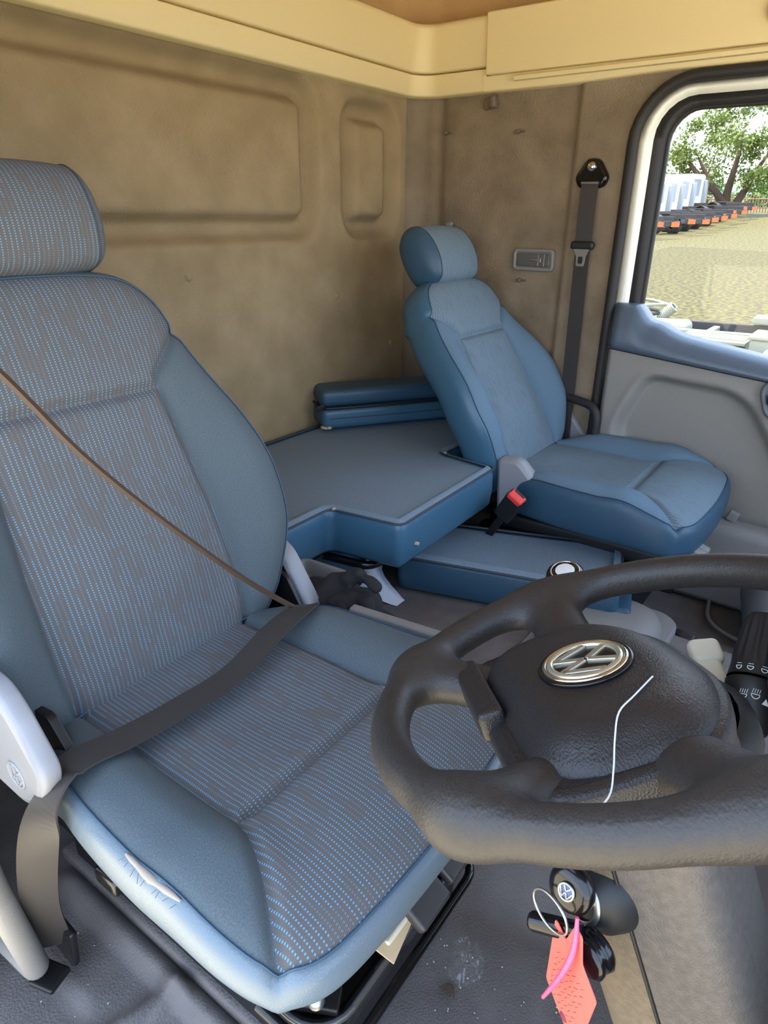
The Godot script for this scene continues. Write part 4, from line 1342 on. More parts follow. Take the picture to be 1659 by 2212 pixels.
	obj("lever_pad", MB.new().rbox(Vector3(0.034, 0.018, 0.032), 0.008, Transform3D(Basis(Vector3.RIGHT, 0.35) * Basis(Vector3.UP, 0.55), Vector3(-0.024, 0.018, -0.040)), 4), M.cream_lever, lv)
	# dark lower dashboard ahead of the column
	var kd2 := thing("lower_dashboard", "dark lower dashboard panel ahead of the steering column at the right edge", "dashboard", Vector3(0.44, 0.31, -0.62))
	obj("knee_panel", MB.new().rbox(Vector3(0.42, 0.56, 0.86), 0.06, Transform3D(Basis(Vector3.BACK, 0.25), Vector3.ZERO), 5), M.rubber, kd2)
	# edge of the instrument binnacle
	var db := thing("instrument_binnacle", "light grey corner of the instrument binnacle at the right edge", "dashboard", Vector3(0.115, 0.70, -0.78))
	obj("binnacle_shell", MB.new().rbox(Vector3(0.28, 0.16, 0.42), 0.03, Transform3D(Basis(Vector3.BACK, 0.35), Vector3(0.03, 0, 0)), 5), M.grey_plastic, db)
	obj("binnacle_joint", MB.new().rbox(Vector3(0.006, 0.17, 0.424), 0.003, Transform3D(Basis(Vector3.BACK, 0.35), Vector3(-0.075, -0.035, 0))), M.black, db)

# ------------------------------------------------------------------ things on the engine tunnel and beyond
func build_tunnel_things() -> void:
	var g := thing("gear_console", "grey plastic gear lever console on the engine cover behind the steering wheel", "console", Vector3(-0.36, 0.16, -1.36))
	var cs := MB.new()
	cs.grid(48, 14, func(u: float, v: float):
		var an := TAU * u
		var k := cos(v * PI * 0.5)
		var r := pow(k, 0.35) if v < 0.999 else 0.0
		var x := 0.125 * signf(cos(an)) * pow(absf(cos(an)), 0.6) * r
		var z := 0.20 * signf(sin(an)) * pow(absf(sin(an)), 0.6) * r
		return Vector3(x, 0.06 * sin(v * PI * 0.5), z), null, true)
	obj("console_cover", cs, M.mid_plastic, g)
	obj("console_skirt", MB.new().slab(rr_poly(-0.14, 0.14, -0.215, 0.215, 0.06), [Vector2(0, -0.01), Vector2(0.0, 0.012), Vector2(0.006, 0.018)], Transform3D(Basis(Vector3(1, 0, 0), Vector3(0, 0, 1), Vector3(0, 1, 0)), Vector3.ZERO)), M.mid_plastic, g)
	var gl := thing("gear_lever", "black gear lever knob with chrome-ringed shift diagram behind the rim", "gear lever", Vector3(-0.30, 0.195, -1.15))
	var kd := Vector3(-0.05, 0.27, 0.09)
	obj("shaft", MB.new().tube([Vector3.ZERO, kd * 0.5, kd], 0.009, 12), M.black_metal, gl)
	obj("knob", MB.new().lathe([Vector2(0, -0.055), Vector2(0.018, -0.05), Vector2(0.024, -0.02), Vector2(0.033, 0.005), Vector2(0.036, 0.018), Vector2(0.033, 0.029), Vector2(0.024, 0.035), Vector2(0, 0.037)], 36, along(kd, Vector3(-0.08, 0.95, 0.3))), M.black_gloss, gl)
	var kf := along(kd, Vector3(-0.08, 0.95, 0.3))
	obj("chrome_ring", MB.new().tube(range(36).map(func(k): return kf * Vector3(cos(TAU * k / 36) * 0.025, 0.0345, sin(TAU * k / 36) * 0.025)), 0.0016, 8, true), M.chrome, gl)
	obj("shift_diagram", MB.new().lathe([Vector2(0.0, 0.0378), Vector2(0.016, 0.0374), Vector2(0.017, 0.036)], 30, kf), M.symbol, gl)
	var hk := thing("floor_lever", "small black lever knob beside the grey gear console", "lever", Vector3(-0.215, 0.155, -1.53))
	obj("lever_stem", MB.new().tube([Vector3(-0.05, -0.005, -0.01), Vector3(0.0, 0, 0)], 0.006, 10), M.black_metal, hk)
	obj("lever_knob", MB.new().lathe([Vector2(0, -0.02), Vector2(0.010, -0.018), Vector2(0.012, 0.0), Vector2(0.015, 0.02), Vector2(0.013, 0.028), Vector2(0, 0.03)], 20, along(Vector3(0.01, 0, 0), Vector3(1, -0.1, 0.1))), M.black, hk)
	# stepped mat in the footwell with small printed squares
	var fm := thing("footwell_mat", "grey rubber footwell mat with raised squares beyond the gear console", "mat", Vector3(-0.10, 0.012, -1.70))
	obj("mat", MB.new().rbox(Vector3(0.36, 0.014, 0.16), 0.005, xf(Vector3.ZERO)), M.floor, fm)
	for r in 3:
		for k in 2:
			obj("raised_square", MB.new().rbox(Vector3(0.014, 0.003, 0.014), 0.001, xf(Vector3(-0.06 + 0.045 * r, 0.008, -0.02 + 0.045 * k))), M.mid_plastic, fm)
	# rounded dark moulding at the front of the passenger footwell
	var mo := MB.new()
	mo.rbox(Vector3(0.5, 0.20, 0.34), 0.09, Transform3D(Basis(Vector3.UP, 0.2), Vector3(0.12, 0.12, -1.93)), 6)
	tag(obj("footwell_moulding", mo, M.door_dark), "dark rounded footwell moulding seen through the top of the steering wheel", "moulding")
	var lip := round_corners([Vector3(-0.22, 0.02, -2.02), Vector3(-0.20, 0.018, -1.86), Vector3(0.02, 0.016, -1.78), Vector3(0.25, 0.016, -1.72)], 0.12, 8)
	tag(obj("mat_edge", MB.new().tube(lip, 0.006, 8), M.mid_plastic), "raised curved mat edge in the passenger footwell", "edging")
	# sheet of paper beside the loose cushion
	var pm := MB.new()
	pm.grid(14, 20, func(u: float, v: float):
		var x := lerpf(-0.985, -0.850, u)
		var z := lerpf(-1.185, -1.285, v) - 0.02 * u * (1.0 - v)
		var y := 0.172 + 0.004 * sin(u * 5.0)
		if v > 0.45:
			var s := (v - 0.45) / 0.55
			x = lerpf(x, -0.995 + 0.05 * u, smoothstep(0.0, 0.5, s))
			y += 0.16 * pow(s, 1.6) + 0.008 * sin(u * 7.0) * s
			z = -1.235 - 0.075 * s + 0.02 * cos(u * 5.0) * s
		return Vector3(x + 0.025, y, z))
	tag(obj("paper_sheet", pm, M.paper), "crumpled white paper sheet beside the loose cushion", "paper")
	# black work glove between seat and bench
	var gv := thing("work_glove", "crumpled black work glove between driver's seat and engine cover", "glove", Vector3(-0.752, 0.388, -0.885))
	gv.scale = Vector3.ONE * 0.84
	var sd := func(q: Vector3) -> float:
		var d := capsule(q * Vector3(1, 1.25, 1), Vector3(-0.05, -0.03, 0), Vector3(0.06, -0.03, -0.02), 0.045, 0.05)
		d = smin(d, capsule(q, Vector3(-0.02, 0.01, -0.02), Vector3(0.045, 0.050, -0.03), 0.024, 0.015), 0.02)
		d = smin(d, capsule(q, Vector3(0.045, 0.050, -0.03), Vector3(0.100, 0.036, -0.026), 0.0145, 0.012), 0.008)
		d = smin(d, capsule(q, Vector3(0.055, 0.004, 0.0), Vector3(0.098, 0.006, 0.008), 0.018, 0.014), 0.012)
		d = smin(d, capsule(q, Vector3(0.098, 0.006, 0.008), Vector3(0.122, -0.038, 0.014), 0.0135, 0.0115), 0.008)
		d = smin(d, capsule(q, Vector3(0.07, -0.03, -0.03), Vector3(0.152, -0.046, -0.036), 0.016, 0.0105), 0.01)
		d = smin(d, capsule(q, Vector3(0.02, -0.004, 0.03), Vector3(0.074, -0.012, 0.055), 0.018, 0.013), 0.01)
		d = smin(d, capsule(q, Vector3(0.074, -0.012, 0.055), Vector3(0.092, -0.048, 0.058), 0.0125, 0.0105), 0.008)
		d += 0.0042 * sin(q.x * 95.0 + q.y * 70.0 + q.z * 40.0) * sin(q.z * 90.0 + q.y * 80.0)
		return d * 0.8
	obj("glove_body", nets(sd, Vector3(-0.12, -0.11, -0.09), Vector3(0.175, 0.085, 0.10), 0.0036)[0], M.glove, gv)
	obj("cuff", MB.new().tube([Vector3(-0.085, -0.05, -0.02), Vector3(-0.07, -0.035, 0.0)], [0.05, 0.046], 18), M.glove, gv)
	# grey tray behind the glove
	var tr := thing("door_pocket_tray", "grey plastic tray edge behind the black glove", "tray", Vector3(-0.86, 0.30, -0.93))
	obj("tray_body", MB.new().slab(rounded([Vector2(-0.07, -0.05), Vector2(0.08, -0.06), Vector2(0.08, 0.05), Vector2(-0.07, 0.05)], 0.03, 5), [Vector2(0.01, -0.13), Vector2(0, -0.06), Vector2(0, 0.07), Vector2(0.004, 0.075), Vector2(0.012, 0.07), Vector2(0.014, 0.04)], Transform3D(Basis(Vector3(1, 0, 0), Vector3(0, 0, 1), Vector3(0, 1, 0)), Vector3.ZERO)), M.mid_plastic, tr)

# ------------------------------------------------------------------ belts, buckles, grab bars
func build_belts() -> void:
	var b := thing("driver_seat_belt", "dark webbing seat belt lying across the driver's seat", "seat belt")
	# shoulder strap, twisted edge on, from the pillar to the buckle
	var sp := smooth3([Vector3(-0.88, 1.22, -0.16), Vector3(-0.80, 0.93, -0.345), Vector3(-0.765, 0.78, -0.435), Vector3(-0.725, 0.59, -0.585), Vector3(-0.715, 0.47, -0.70), Vector3(-0.712, 0.395, -0.785)], 6)
	var wd := []
	for i in sp.size():
		var k := float(i) / (sp.size() - 1)
		wd.append(Vector3(-0.70, -0.40, -0.55).normalized().lerp(Vector3(-0.74, -0.1, -0.72).normalized(), k).rotated(Vector3(0.3, -0.7, -0.5).normalized(), lerpf(0.30, -0.12, k)))
	obj("shoulder_strap", ribbon(sp, wd, 0.013, 0.005), M.web_brown, b)
	var lp := smooth3([Vector3(-0.725, 0.42, -0.770), Vector3(-0.685, 0.463, -0.715), Vector3(-0.680, 0.458, -0.64), Vector3(-0.668, 0.440, -0.54), Vector3(-0.668, 0.442, -0.44), Vector3(-0.668, 0.452, -0.35), Vector3(-0.666, 0.466, -0.285), Vector3(-0.656, 0.455, -0.246), Vector3(-0.664, 0.405, -0.226), Vector3(-0.702, 0.30, -0.222), Vector3(-0.742, 0.19, -0.228), Vector3(-0.784, 0.06, -0.248)], 7)
	var lw := []
	for i in lp.size():
		var k := float(i) / (lp.size() - 1)
		var w := Vector3(1, 0.04, 0.03)
		if k < 0.2: w = Vector3(0.55, 0.3, -0.7).lerp(w, k / 0.2)
		if k > 0.58: w = Vector3(1, 0.25, 0.05)
		if k > 0.62: w = Vector3(1, 0.25, 0.05).lerp(Vector3(0.62, 0.0, -0.78), smoothstep(0.62, 0.80, k))
		lw.append(w.normalized())
	obj("lap_strap", ribbon(lp, lw, 0.047, 0.0028), M.web, b)
	obj("anchor_plate", MB.new().rbox(Vector3(0.06, 0.09, 0.012), 0.005, Transform3D(Basis(Vector3.BACK, -0.2), Vector3(-0.778, 0.07, -0.258))), M.black_metal, b)
	# passenger belt on the pillar
	var p := thing("passenger_seat_belt", "dark seat belt hanging on the pillar beside the passenger window", "seat belt")
	var pl := rounded([Vector2(-0.052, -0.014), Vector2(-0.018, 0.036), Vector2(0.018, 0.036), Vector2(0.052, -0.014), Vector2(0.036, -0.042), Vector2(-0.036, -0.042)], 0.014, 4)
	var z0 := PZ + 0.018
	var gp := obj("guide_plate", MB.new().slab(pl, [Vector2(0, 0), Vector2(0, 0.010), Vector2(0.004, 0.016), Vector2(0.010, 0.018)], xf(Vector3(-0.785, 1.200, z0))), M.black_gloss, p)
	obj("bolt", MB.new().lathe([Vector2(0, 0.011), Vector2(0.010, 0.010), Vector2(0.013, 0.004), Vector2(0.014, 0)], 24, xf(Vector3(-0.785, 1.214, z0 + 0.018), Vector3.RIGHT, Vector3.BACK, Vector3.DOWN)), M.chrome, gp)
	obj("slot_bar", MB.new().tube([Vector3(-0.81, 1.172, z0 + 0.020), Vector3(-0.76, 1.172, z0 + 0.020)], 0.004, 8), M.steel, gp)
	var us := [Vector3(-0.785, 1.185, z0 + 0.014), Vector3(-0.784, 1.15, z0 + 0.022), Vector3(-0.783, 1.08, z0 + 0.026), Vector3(-0.782, 1.00, z0 + 0.024)]
	obj("upper_strap", ribbon(us, us.map(func(_q): return Vector3(1, 0, 0)), 0.050, 0.003), M.web, p)
	var ls := [Vector3(-0.782, 1.00, z0 + 0.022), Vector3(-0.78, 0.85, z0 + 0.02), Vector3(-0.775, 0.6, z0 + 0.02), Vector3(-0.772, 0.30, z0 + 0.02), Vector3(-0.77, 0.12, z0 + 0.02)]
	obj("lower_strap", ribbon(ls, ls.map(func(_q): return Vector3(1, 0, 0.12)), 0.047, 0.003), M.web, p)
	var tn := obj("tongue_grip", MB.new().rbox(Vector3(0.072, 0.024, 0.022), 0.009, xf(Vector3(-0.782, 1.004, z0 + 0.026)), 4), M.black, p)
	var ton := MB.new()
	ton.slab(rounded([Vector2(-0.026, 0.0), Vector2(0.026, 0.0), Vector2(0.016, -0.022), Vector2(0.014, -0.05), Vector2(-0.012, -0.05), Vector2(-0.014, -0.022)], 0.005), [Vector2(0.0005, 0), Vector2(0, 0.0005), Vector2(0, 0.0025), Vector2(0.0005, 0.003)], xf(Vector3(-0.782, 0.995, z0 + 0.030)))
	obj("tongue", ton, M.steel, tn)
	obj("tongue_slot", MB.new().slab(rr_poly(-0.0065, 0.0075, -0.042, -0.022, 0.003), [Vector2(0, 0.002), Vector2(0, 0.0036)], xf(Vector3(-0.782, 0.995, z0 + 0.030))), M.black, tn)
	# buckle beside the passenger seat
	var k := thing("belt_buckle", "black seat belt buckle with red button beside the passenger seat", "buckle", Vector3(-0.672, 0.385, -1.50))
	k.scale = Vector3.ONE * 1.2
	var kb := Basis(Vector3.BACK, -0.55) * Basis(Vector3.RIGHT, 0.25)
	obj("buckle_body", MB.new().rbox(Vector3(0.042, 0.076, 0.030), 0.006, Transform3D(kb, Vector3.ZERO), 4), M.black, k)
	obj("red_button", MB.new().rbox(Vector3(0.036, 0.014, 0.026), 0.004, Transform3D(kb, kb * Vector3(0, 0.0345, 0.0025)), 3), M.red, k)
	obj("slot", MB.new().rbox(Vector3(0.026, 0.004, 0.006), 0.001, Transform3D(kb, kb * Vector3(0, 0.041, -0.006))), M.black, k)
	obj("stem", MB.new().rbox(Vector3(0.018, 0.11, 0.006), 0.002, Transform3D(kb, kb * Vector3(0, -0.08, 0))), M.black_metal, k)
	# grab bars
	var r1 := round_corners([Vector3(-0.79, 0.545, PZ + 0.03), Vector3(-0.655, 0.535, PZ + 0.075), Vector3(-0.66, 0.12, PZ + 0.075), Vector3(-0.70, 0.10, PZ + 0.03)], 0.05, 7)
	tag(obj("grab_bar", MB.new().tube(r1, 0.0135, 14), M.rubber), "black bent grab bar between passenger seat and door", "grab bar")
	var r2 := round_corners([Vector3(-0.66, 0.55, -0.148), Vector3(-0.725, 0.30, -0.178), Vector3(-0.775, 0.055, -0.212), Vector3(-0.96, 0.045, -0.205)], 0.02, 5)
	tag(obj("entry_grab_tube", MB.new().tube(r2, 0.0175, 18), M.mid_plastic), "worn grey tube standing on the floor at the lower left edge", "tube")
	tag(obj("tube_foot", MB.new().rbox(Vector3(0.045, 0.010, 0.040), 0.004, Transform3D(Basis(Vector3.UP, 0.3), Vector3(-0.770, 0.030, -0.222))), M.black_metal), "black foot plate under the worn grey tube", "foot plate")

# ------------------------------------------------------------------ fittings on the walls
func build_wall_things() -> void:
	var l := thing("courtesy_lamp", "rectangular courtesy lamp with ribbed clear lens on the side wall", "lamp", Vector3(-0.950, 0.955, PZ + 0.004))
	var o := rr_poly(-0.070, 0.070, -0.033, 0.033, 0.014)
	obj("bezel", MB.new().slab(o, [Vector2(0, -0.004), Vector2(0, 0.010), Vector2(0.003, 0.013), Vector2(0.009, 0.013), Vector2(0.011, 0.008)]), M.mid_plastic, l)
	obj("lens", MB.new().slab(rr_poly(-0.056, 0.056, -0.020, 0.020, 0.006), [Vector2(0, 0.006), Vector2(0, 0.011), Vector2(0.003, 0.0125)]), M.lens, l)
	for k in 2: obj("lens_rib", MB.new().rbox(Vector3(0.003, 0.036, 0.002), 0.0008, xf(Vector3(0.018 + 0.02 * k, 0, 0.0128))), M.grey_plastic, l)
	obj("bulb", MB.new().lathe([Vector2(0, -0.018), Vector2(0.003, -0.016), Vector2(0.003, 0.016), Vector2(0, 0.018)], 10, xf(Vector3(0.004, 0, 0.013), Vector3(0, 1, 0), Vector3(1, 0, 0), Vector3.BACK)), M.steel, l)
	obj("contact", MB.new().rbox(Vector3(0.003, 0.012, 0.003), 0.001, xf(Vector3(0.026, 0, 0.0132))), M.card, l)
	var h := thing("coat_hook", "small grey coat hook under the cream trim on the side wall", "hook", Vector3(-1.140, 1.398, PZ + 0.004))
	obj("hook_base", MB.new().rbox(Vector3(0.034, 0.032, 0.016), 0.007, Transform3D(Basis(Vector3.BACK, 0.2), Vector3(-0.006, 0, 0.006)), 4), M.fitting, h)
	obj("hook_tip", MB.new().rbox(Vector3(0.022, 0.036, 0.030), 0.009, Transform3D(Basis(Vector3.BACK, 0.1), Vector3(0.016, 0.002, 0.016)), 4), M.fitting, h)
	var lab := ["worn screw pin in the side wall near the rear corner, upper", "worn screw pin in the side wall below the coat hook", "pale plastic clip on the side wall above the passenger headrest", "small screw hole plug in the side wall below the courtesy lamp"]
	var at := [Vector3(-1.300, 1.327, PZ), Vector3(-1.044, 1.318, PZ), Vector3(-1.270, 1.052, PZ), Vector3(-0.997, 0.891, PZ)]
	for k in 4:
		var c := thing("wall_clip", lab[k], "clip", at[k])
		obj("clip_head", MB.new().rbox(Vector3(0.024 if k == 2 else 0.016, 0.018 if k == 2 else 0.011, 0.018), 0.004, Transform3D(Basis(Vector3.BACK, 0.2), Vector3(0, 0, 0.003))), M.grey_plastic if k == 2 else M.fitting, c)
		obj("clip_pin", MB.new().tube([Vector3(0.005, 0, 0.006), Vector3(0.024, -0.001, 0.007)], 0.003, 8), M.fitting, c)

func build_floor_things() -> void:
	# clear wrapper
	var wr := thing("plastic_wrapper", "crumpled clear plastic wrapper on the floor below the steering wheel", "wrapper", Vector3(-0.285, 0.0, -0.625))
	var n := FastNoiseLite.new()
	n.seed = 8
	n.frequency = 22.0
	var wm := MB.new()
	wm.grid(18, 22, func(u: float, v: float):
		var x := lerpf(-0.02, 0.022, u) * (0.5 + sin(PI * v))
		var z := lerpf(-0.035, 0.038, v)
		return Vector3(x + 0.15 * z, 0.012 + 0.012 * n.get_noise_2d(x * 1.5, z * 1.5) + 0.01 * sin(PI * u) * sin(PI * v), z))
	obj("film", wm, M.clear, wr)
	var lf := MB.new()
	for k in 5: lf.rbox(Vector3(0.0025, 0.001, 0.018), 0.0004, Transform3D(Basis(Vector3.UP, 0.3 * k - 0.6), Vector3(-0.006 + 0.004 * k, 0.006, 0.05)))
	obj("dry_leaf", lf, M.bark, wr)
	# crumbs and grit on the mat
	var mm := MultiMesh.new()
	mm.transform_format = MultiMesh.TRANSFORM_3D
	mm.mesh = MB.new().rbox(Vector3(0.0022, 0.0014, 0.0018), 0.0006, Transform3D(), 1).mesh()
	mm.instance_count = 150
	for k in 150:
		var p := Vector3.ZERO
		if k < 110: p = Vector3(rng.randf_range(-0.36, -0.02), 0.002, rng.randf_range(-0.66, -0.45))
		else: p = Vector3(rng.randf_range(-0.85, -0.5), 0.003, rng.randf_range(-0.42, -0.2))
		mm.set_instance_transform(k, Transform3D(Basis(Vector3.UP, rng.randf() * TAU).scaled(Vector3.ONE * rng.randf_range(0.4, 1.3)), p))
	var gi := MultiMeshInstance3D.new()
	gi.name = numbered("floor_grit")
	gi.multimesh = mm
	gi.material_override = M.crumb
	add_child(gi)
	gi.set_meta("kind", "stuff")
	tag(gi, "pale crumbs and grit scattered on the floor mat", "grit")

# ------------------------------------------------------------------ outside the window
func ground_y(x: float, z: float) -> float:
	var d := Vector2(x, z).length()
	if z > -3.0: return -1.3
	return -1.3 + 0.035 * maxf(0.0, d - 4.0) * smoothstep(-3.0, -8.0, z) + 0.5 * smoothstep(54.0, 66.0, d)

func far(px: float, d: float) -> Vector3:   # a spot outside by its bearing (tangent right of straight across) and distance
	var v := Vector2(px, -1.0).normalized() * d
	return Vector3(v.x, ground_y(v.x, v.y), v.y)

func leafy(parent: Node, called: String, blobs: Array, count: int, size: float, m: Material) -> void:
	var mb := MB.new()
	mb.vert(Vector3(-0.5, 0, 0)); mb.vert(Vector3(0, 0.12, 0.9)); mb.vert(Vector3(0.5, 0, 0)); mb.vert(Vector3(0, 0.12, -0.9))
	mb.quad(0, 1, 2, 3)
	var mm := MultiMesh.new()
	mm.transform_format = MultiMesh.TRANSFORM_3D
	mm.mesh = mb.mesh()
	mm.instance_count = count
	for k in count:
		var b: Array = blobs[k % blobs.size()]
		var dir := Vector3(rng.randfn(), rng.randfn() * 0.8, rng.randfn()).normalized() * pow(rng.randf(), 0.45)
		var p: Vector3 = b[0] + dir * b[1]
		var ba := Basis(Vector3(rng.randfn(), rng.randfn(), rng.randfn()).normalized(), rng.randf() * TAU)
		mm.set_instance_transform(k, Transform3D(ba.scaled(Vector3.ONE * size * rng.randf_range(0.6, 1.4)), p))
	var o := MultiMeshInstance3D.new()
	o.name = called
	o.multimesh = mm
	o.material_override = m
	o.set_meta("kind", "stuff")
	parent.add_child(o, true)

func build_outside() -> void:
	var gm := MB.new()
	gm.grid(120, 120, func(u: float, v: float):
		var x := lerpf(-1.0, 1.0, u)
		x = 160.0 * x * absf(x) - 10.0
		var w := lerpf(-1.0, 1.0, v)
		var z := 160.0 * w * absf(w) - 10.0
		return Vector3(x, ground_y(x, z), z))
	struct("ground", gm, M.ground)
	# unseen pale slab added on the driver's side to bounce warm light inside
	struct("bounce_slab", MB.new().rbox(Vector3(60, 0.2, 40), 0.02, xf(Vector3(0, -1.38, 19.0))), M.bounce_slab)
	# tree with a forked trunk
	var tp := far(-0.1943, 67.0)
	var t := thing("acacia_tree", "green leafy tree with forked dark trunk behind the parked lorries", "tree", tp)
	t.scale = Vector3.ONE * 1.44
	var tr := MB.new()
	for q in [[Vector3(-0.5, 0.9, 0), Vector3(-1.3, 2.0, 0.2)], [Vector3(0.6, 0.9, 0), Vector3(1.1, 2.2, -0.2)], [Vector3(-0.1, 1.1, 0.1), Vector3(0.1, 2.8, 0.2)], [Vector3(-0.3, 0.8, 0.2), Vector3(-2.0, 2.3, 0.3)]]:
		tr.tube(smooth3([Vector3(0, -0.2, 0), q[0], q[1], q[1] * 1.5], 4), range(13).map(func(k): return 0.30 - 0.021 * k), 8)
	obj("trunk", tr, M.bark, t)
	var bl := []
	for k in 46:
		var a := rng.randf() * TAU
		var r := 3.3 * sqrt(rng.randf())
		var top := 5.9 - 0.22 * r * r
		bl.append([Vector3(cos(a) * r - 0.3, lerpf(1.7 + 0.28 * absf(r - 1.6), top, rng.randf()), sin(a) * r * 0.8), rng.randf_range(0.42, 0.85)])
	bl.append([Vector3(-0.1, 6.3, 0), 0.6]); bl.append([Vector3(-0.15, 6.9, 0), 0.4])
	leafy(t, "foliage", bl, 8200, 0.115, M.leaf)
	var t2 := thing("yellow_tree", "yellow-green tree at the right edge of the passenger window", "tree", far(-0.128, 70.0))
	obj("trunk", MB.new().tube(smooth3([Vector3(0, -0.2, 0), Vector3(0.2, 1.8, 0), Vector3(-0.1, 3.5, 0)], 4), 0.24, 8), M.bark, t2)
	var b2 := []
	for k in 16: b2.append([Vector3(rng.randf_range(-2.2, 2.2), 4.2 + rng.randf_range(-1.5, 1.8), rng.randf_range(-1.5, 1.5)), rng.randf_range(0.6, 1.1)])
	leafy(t2, "foliage", b2, 2400, 0.15, M.leaf_yellow)
	# bushes far behind
	var spots := [[-0.278, "hazy green bush on the horizon at the left edge of the window"], [-0.252, "hazy green bush on the horizon behind the lorry cabs"], [-0.222, "hazy green bush on the horizon left of the tree trunk"], [-0.172, "hazy green bush on the horizon right of the tree trunk"], [-0.150, "hazy green bush on the horizon at the right edge of the frame"]]
	for k in 5:
		var b := thing("bush", spots[k][1], "bush", far(spots[k][0], 92.0 + 2.0 * (k % 3)), "bushes on the far horizon")
		var bb := []
		for j in 8: bb.append([Vector3(rng.randf_range(-2.2, 2.2), rng.randf_range(0.8, 2.6), rng.randf_range(-1, 1)), rng.randf_range(0.9, 1.5)])
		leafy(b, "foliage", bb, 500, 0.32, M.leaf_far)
	# hill
	var hm := MB.new()
	hm.grid(40, 6, func(u: float, v: float):
		var x := lerpf(-160.0, 60.0, u)
		var h := 16.0 * exp(-pow((x + 75.0) / 26.0, 2.0)) + 8.0 * exp(-pow((x + 15.0) / 40.0, 2.0))
		return Vector3(x, -1.0 + h * sin(v * PI * 0.5), -300.0 - 40.0 * v))
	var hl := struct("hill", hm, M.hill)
	# fence: posts and slats
	var fc := thing("paling_fence", "dry wooden paling fence behind the tree", "fence")
	var slat := MB.new().rbox(Vector3(0.09, 1.5, 0.03), 0.01, Transform3D(), 1).mesh()
	for k in 60:
		var p := far(-0.252 + 0.0032 * k, 74.0)
		var o := obj("slat", slat, M.fence, fc)
		o.position = p + Vector3(0, 0.72 + 0.05 * rng.randf(), 0)
	for k in 2:
		var a := far(-0.255, 74.05)
		var b := far(-0.06, 74.05)
		obj("rail", MB.new().tube([a + Vector3(0, 0.4 + 0.7 * k, -0.05), b + Vector3(0, 0.4 + 0.7 * k, -0.05)], 0.04, 6), M.fence, fc)
	# billboard
	var bp := far(-0.172, 75.0)
	var bd := thing("billboard", "pale billboard with a green print high behind the tree", "billboard", Vector3(bp.x + 1.6, 0, bp.z))
	obj("panel", MB.new().rbox(Vector3(9.4, 3.6, 0.25), 0.03, Transform3D(Basis(Vector3.BACK, 0.06), Vector3(0.9, 11.7, 0))), M.board, bd)
	obj("print", MB.new().slab(rounded([Vector2(-1.1, 0.85), Vector2(-0.5, -0.2), Vector2(0.5, -0.2), Vector2(1.1, 0.85), Vector2(0.7, 0.95), Vector2(0.15, 0.35), Vector2(-0.15, 0.35), Vector2(-0.7, 0.95)], 0.15), [Vector2(0, 0), Vector2(0, 0.02)], Transform3D(Basis().scaled(Vector3(0.7, 0.7, 1)), Vector3(-1.3, 10.25, 0.13))), M.green_print, bd)
	obj("pole", MB.new().tube([Vector3(0.6, -1, -0.3), Vector3(0.6, 11.0, -0.3)], 0.25, 12), M.leg_steel, bd)
	# row of parked lorries
	var proto: Node3D = null
	var turn := 1.2
	for k in 7:
		var o: Node3D
		if proto == null:
			proto = make_lorry()
			o = proto
		else:
			o = proto.duplicate()
			o.name = numbered("parked_lorry")
			add_child(o)
		var q := [-0.262, 42.0] if k == 0 else [-0.2235 + 0.0112 * (k - 1), 46.0 + 3.05 * (k - 1)]
		var p := far(q[0], q[1]) - Vector3(sin(turn), 0, cos(turn)) * 1.6
		o.position = Vector3(p.x, ground_y(p.x, p.z), p.z)
		o.rotation.y = turn
		o.set_meta("label", "white cab lorry without a body, %s in the row" % ["half hidden one at the near end", "nearest whole one", "second whole one", "third whole one", "fourth whole one", "fifth whole one", "farthest one"][k])
		o.set_meta("category", "lorry")
		o.set_meta("group", "row of parked white lorries")
	build_neighbour()

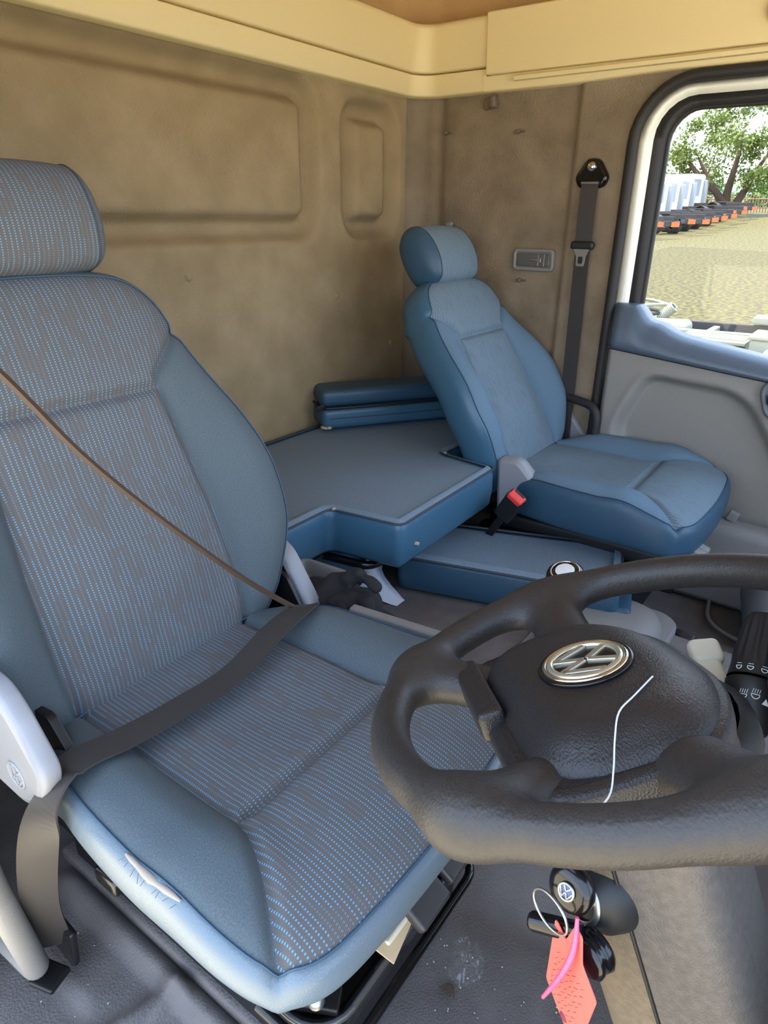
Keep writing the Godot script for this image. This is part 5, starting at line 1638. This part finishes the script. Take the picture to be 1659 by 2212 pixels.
func make_lorry() -> Node3D:
	# the tail faces +z, cab towards -z
	var o := thing("parked_lorry", "white lorry", "lorry")
	var cab := MB.new()
	cab.slab(rounded([Vector2(-1.2, 0.9), Vector2(1.2, 0.9), Vector2(1.2, 2.95), Vector2(1.0, 3.2), Vector2(-1.0, 3.2), Vector2(-1.2, 2.95)], 0.12), [Vector2(0.2, -5.2), Vector2(0, -4.9), Vector2(0, -3.3), Vector2(0.06, -3.2)])
	var cb := obj("cab", cab, M.truck_white, o)
	obj("rear_window", MB.new().rbox(Vector3(1.0, 1.2, 0.04), 0.02, xf(Vector3(0, 2.25, -3.18))), M.truck_grey, cb)
	obj("air_intake", MB.new().rbox(Vector3(0.22, 1.7, 0.3), 0.05, xf(Vector3(1.0, 1.95, -3.0))), M.truck_grey, cb)
	for s in [-1, 1]: obj("chassis_rail", MB.new().rbox(Vector3(0.12, 0.28, 5.2), 0.02, xf(Vector3(0.42 * s, 0.98, -1.0))), M.chassis, o)
	obj("cross_deck", MB.new().rbox(Vector3(1.1, 0.1, 1.2), 0.02, xf(Vector3(0, 1.15, -0.7))), M.chassis, o)
	obj("tail_beam", MB.new().rbox(Vector3(2.3, 0.3, 0.12), 0.03, xf(Vector3(0, 0.75, 1.5))), M.chassis, o)
	for s in [-1, 1]:
		obj("marker_plate", MB.new().rbox(Vector3(0.7, 0.26, 0.03), 0.01, xf(Vector3(0.68 * s, 0.72, 1.58))), M.orange, o)
		for z in [-0.7, -4.1]:
			var wx := Transform3D(Basis(Vector3(0, 1, 0), Vector3(1, 0, 0) * s, Vector3(0, 0, 1)), Vector3(1.0 * s, 0.5, z))
			var wl := obj("wheel", MB.new().lathe([Vector2(0.26, 0.1), Vector2(0.44, 0.15), Vector2(0.5, 0.08), Vector2(0.5, -0.22), Vector2(0.44, -0.28), Vector2(0.2, -0.28)], 24, wx), M.tyre, o)
			obj("hub", MB.new().lathe([Vector2(0.27, 0.1), Vector2(0.24, 0.02), Vector2(0.12, 0.0), Vector2(0.1, 0.08), Vector2(0, 0.09)], 20, wx), M.truck_grey, wl)
		obj("mudguard", MB.new().grid(12, 1, func(u: float, v: float):
			var an := PI * (0.05 + 0.9 * u)
			return Vector3(1.0 * s - 0.25 + 0.5 * v, 0.5 + sin(an) * 0.62, -0.7 + cos(an) * 0.62)), M.chassis, o)
	return o

func build_neighbour() -> void:
	# bare chassis of the lorry parked next door, seen over the door cap
	var o := thing("neighbour_chassis", "pale lorry chassis just below the passenger window", "chassis", Vector3(-1.9, -0.40, -10.4))  # most parts share one pale tone
	for k in 2: obj("chassis_rail", MB.new().rbox(Vector3(4.4, 0.20, 0.1), 0.02, Transform3D(Basis(Vector3.UP, 0.12), Vector3(1.2, -0.04 - 0.03 * k, -1.1 + 0.75 * k))), M.chassis if k == 0 else M.deck, o)
	for k in 4: obj("cross_member", MB.new().rbox(Vector3(0.1, 0.14, 0.8), 0.02, xf(Vector3(-0.7 + 0.6 * k, -0.06, -0.75))), M.deck, o)
	obj("step_plate", MB.new().rbox(Vector3(0.85, 0.05, 0.6), 0.015, xf(Vector3(0.12, 0.0, 0.3))), M.deck, o)
	for k in 5: obj("tread_rib", MB.new().rbox(Vector3(0.8, 0.02, 0.03), 0.006, xf(Vector3(0.12, 0.032, 0.08 + 0.1 * k))), M.deck, o)
	var bb := obj("battery_box", MB.new().rbox(Vector3(0.95, 0.45, 0.62), 0.05, xf(Vector3(1.08, -0.12, 0.45)), 4), M.deck, o)
	obj("box_lid", MB.new().rbox(Vector3(1.0, 0.05, 0.66), 0.015, xf(Vector3(1.08, 0.12, 0.45))), M.deck, bb)
	obj("cap", MB.new().lathe([Vector2(0, 0.03), Vector2(0.07, 0.03), Vector2(0.08, 0)], 20, xf(Vector3(0.86, -0.07, 0.765), Vector3.RIGHT, Vector3.BACK, Vector3.DOWN)), M.truck_grey, bb)
	obj("fuel_tank", MB.new().rbox(Vector3(0.9, 0.5, 0.6), 0.1, xf(Vector3(0.1, -0.32, 0.35)), 5), M.deck, o)
	obj("air_tank", MB.new().lathe([Vector2(0, -0.4), Vector2(0.1, -0.38), Vector2(0.13, -0.34), Vector2(0.13, 0.34), Vector2(0.1, 0.38), Vector2(0, 0.4)], 18, along(Vector3(-0.75, -0.02, -0.45), Vector3(1, 0.05, 0.1))), M.deck, o)
	obj("lid", MB.new().rbox(Vector3(0.36, 0.1, 0.35), 0.02, xf(Vector3(0.55, 0.14, -1.0))), M.deck, o)
	for k in 3:
		var loop := []
		for j in 30: loop.append(Vector3(-1.18 + 0.03 * k + cos(TAU * j / 30) * (0.30 - 0.03 * k), 0.26 - 0.13 * k + 0.02 * sin(TAU * j / 15 + k), -0.9 + sin(TAU * j / 30) * 0.42))
		obj("air_hose", MB.new().tube(loop, 0.024, 8, true), M.chassis if k == 1 else M.deck, o)
	var coil := []
	for k in 110:
		var c := Vector3(-0.98 + 0.26 * k / 110.0, 0.0 + 0.26 * k / 110.0, -0.75)
		coil.append(c + Vector3(0.05 * cos(k * 0.8), -0.05 * cos(k * 0.8), 0.075 * sin(k * 0.8)))
	obj("coiled_hose", MB.new().tube(coil, 0.017, 6), M.deck, o)
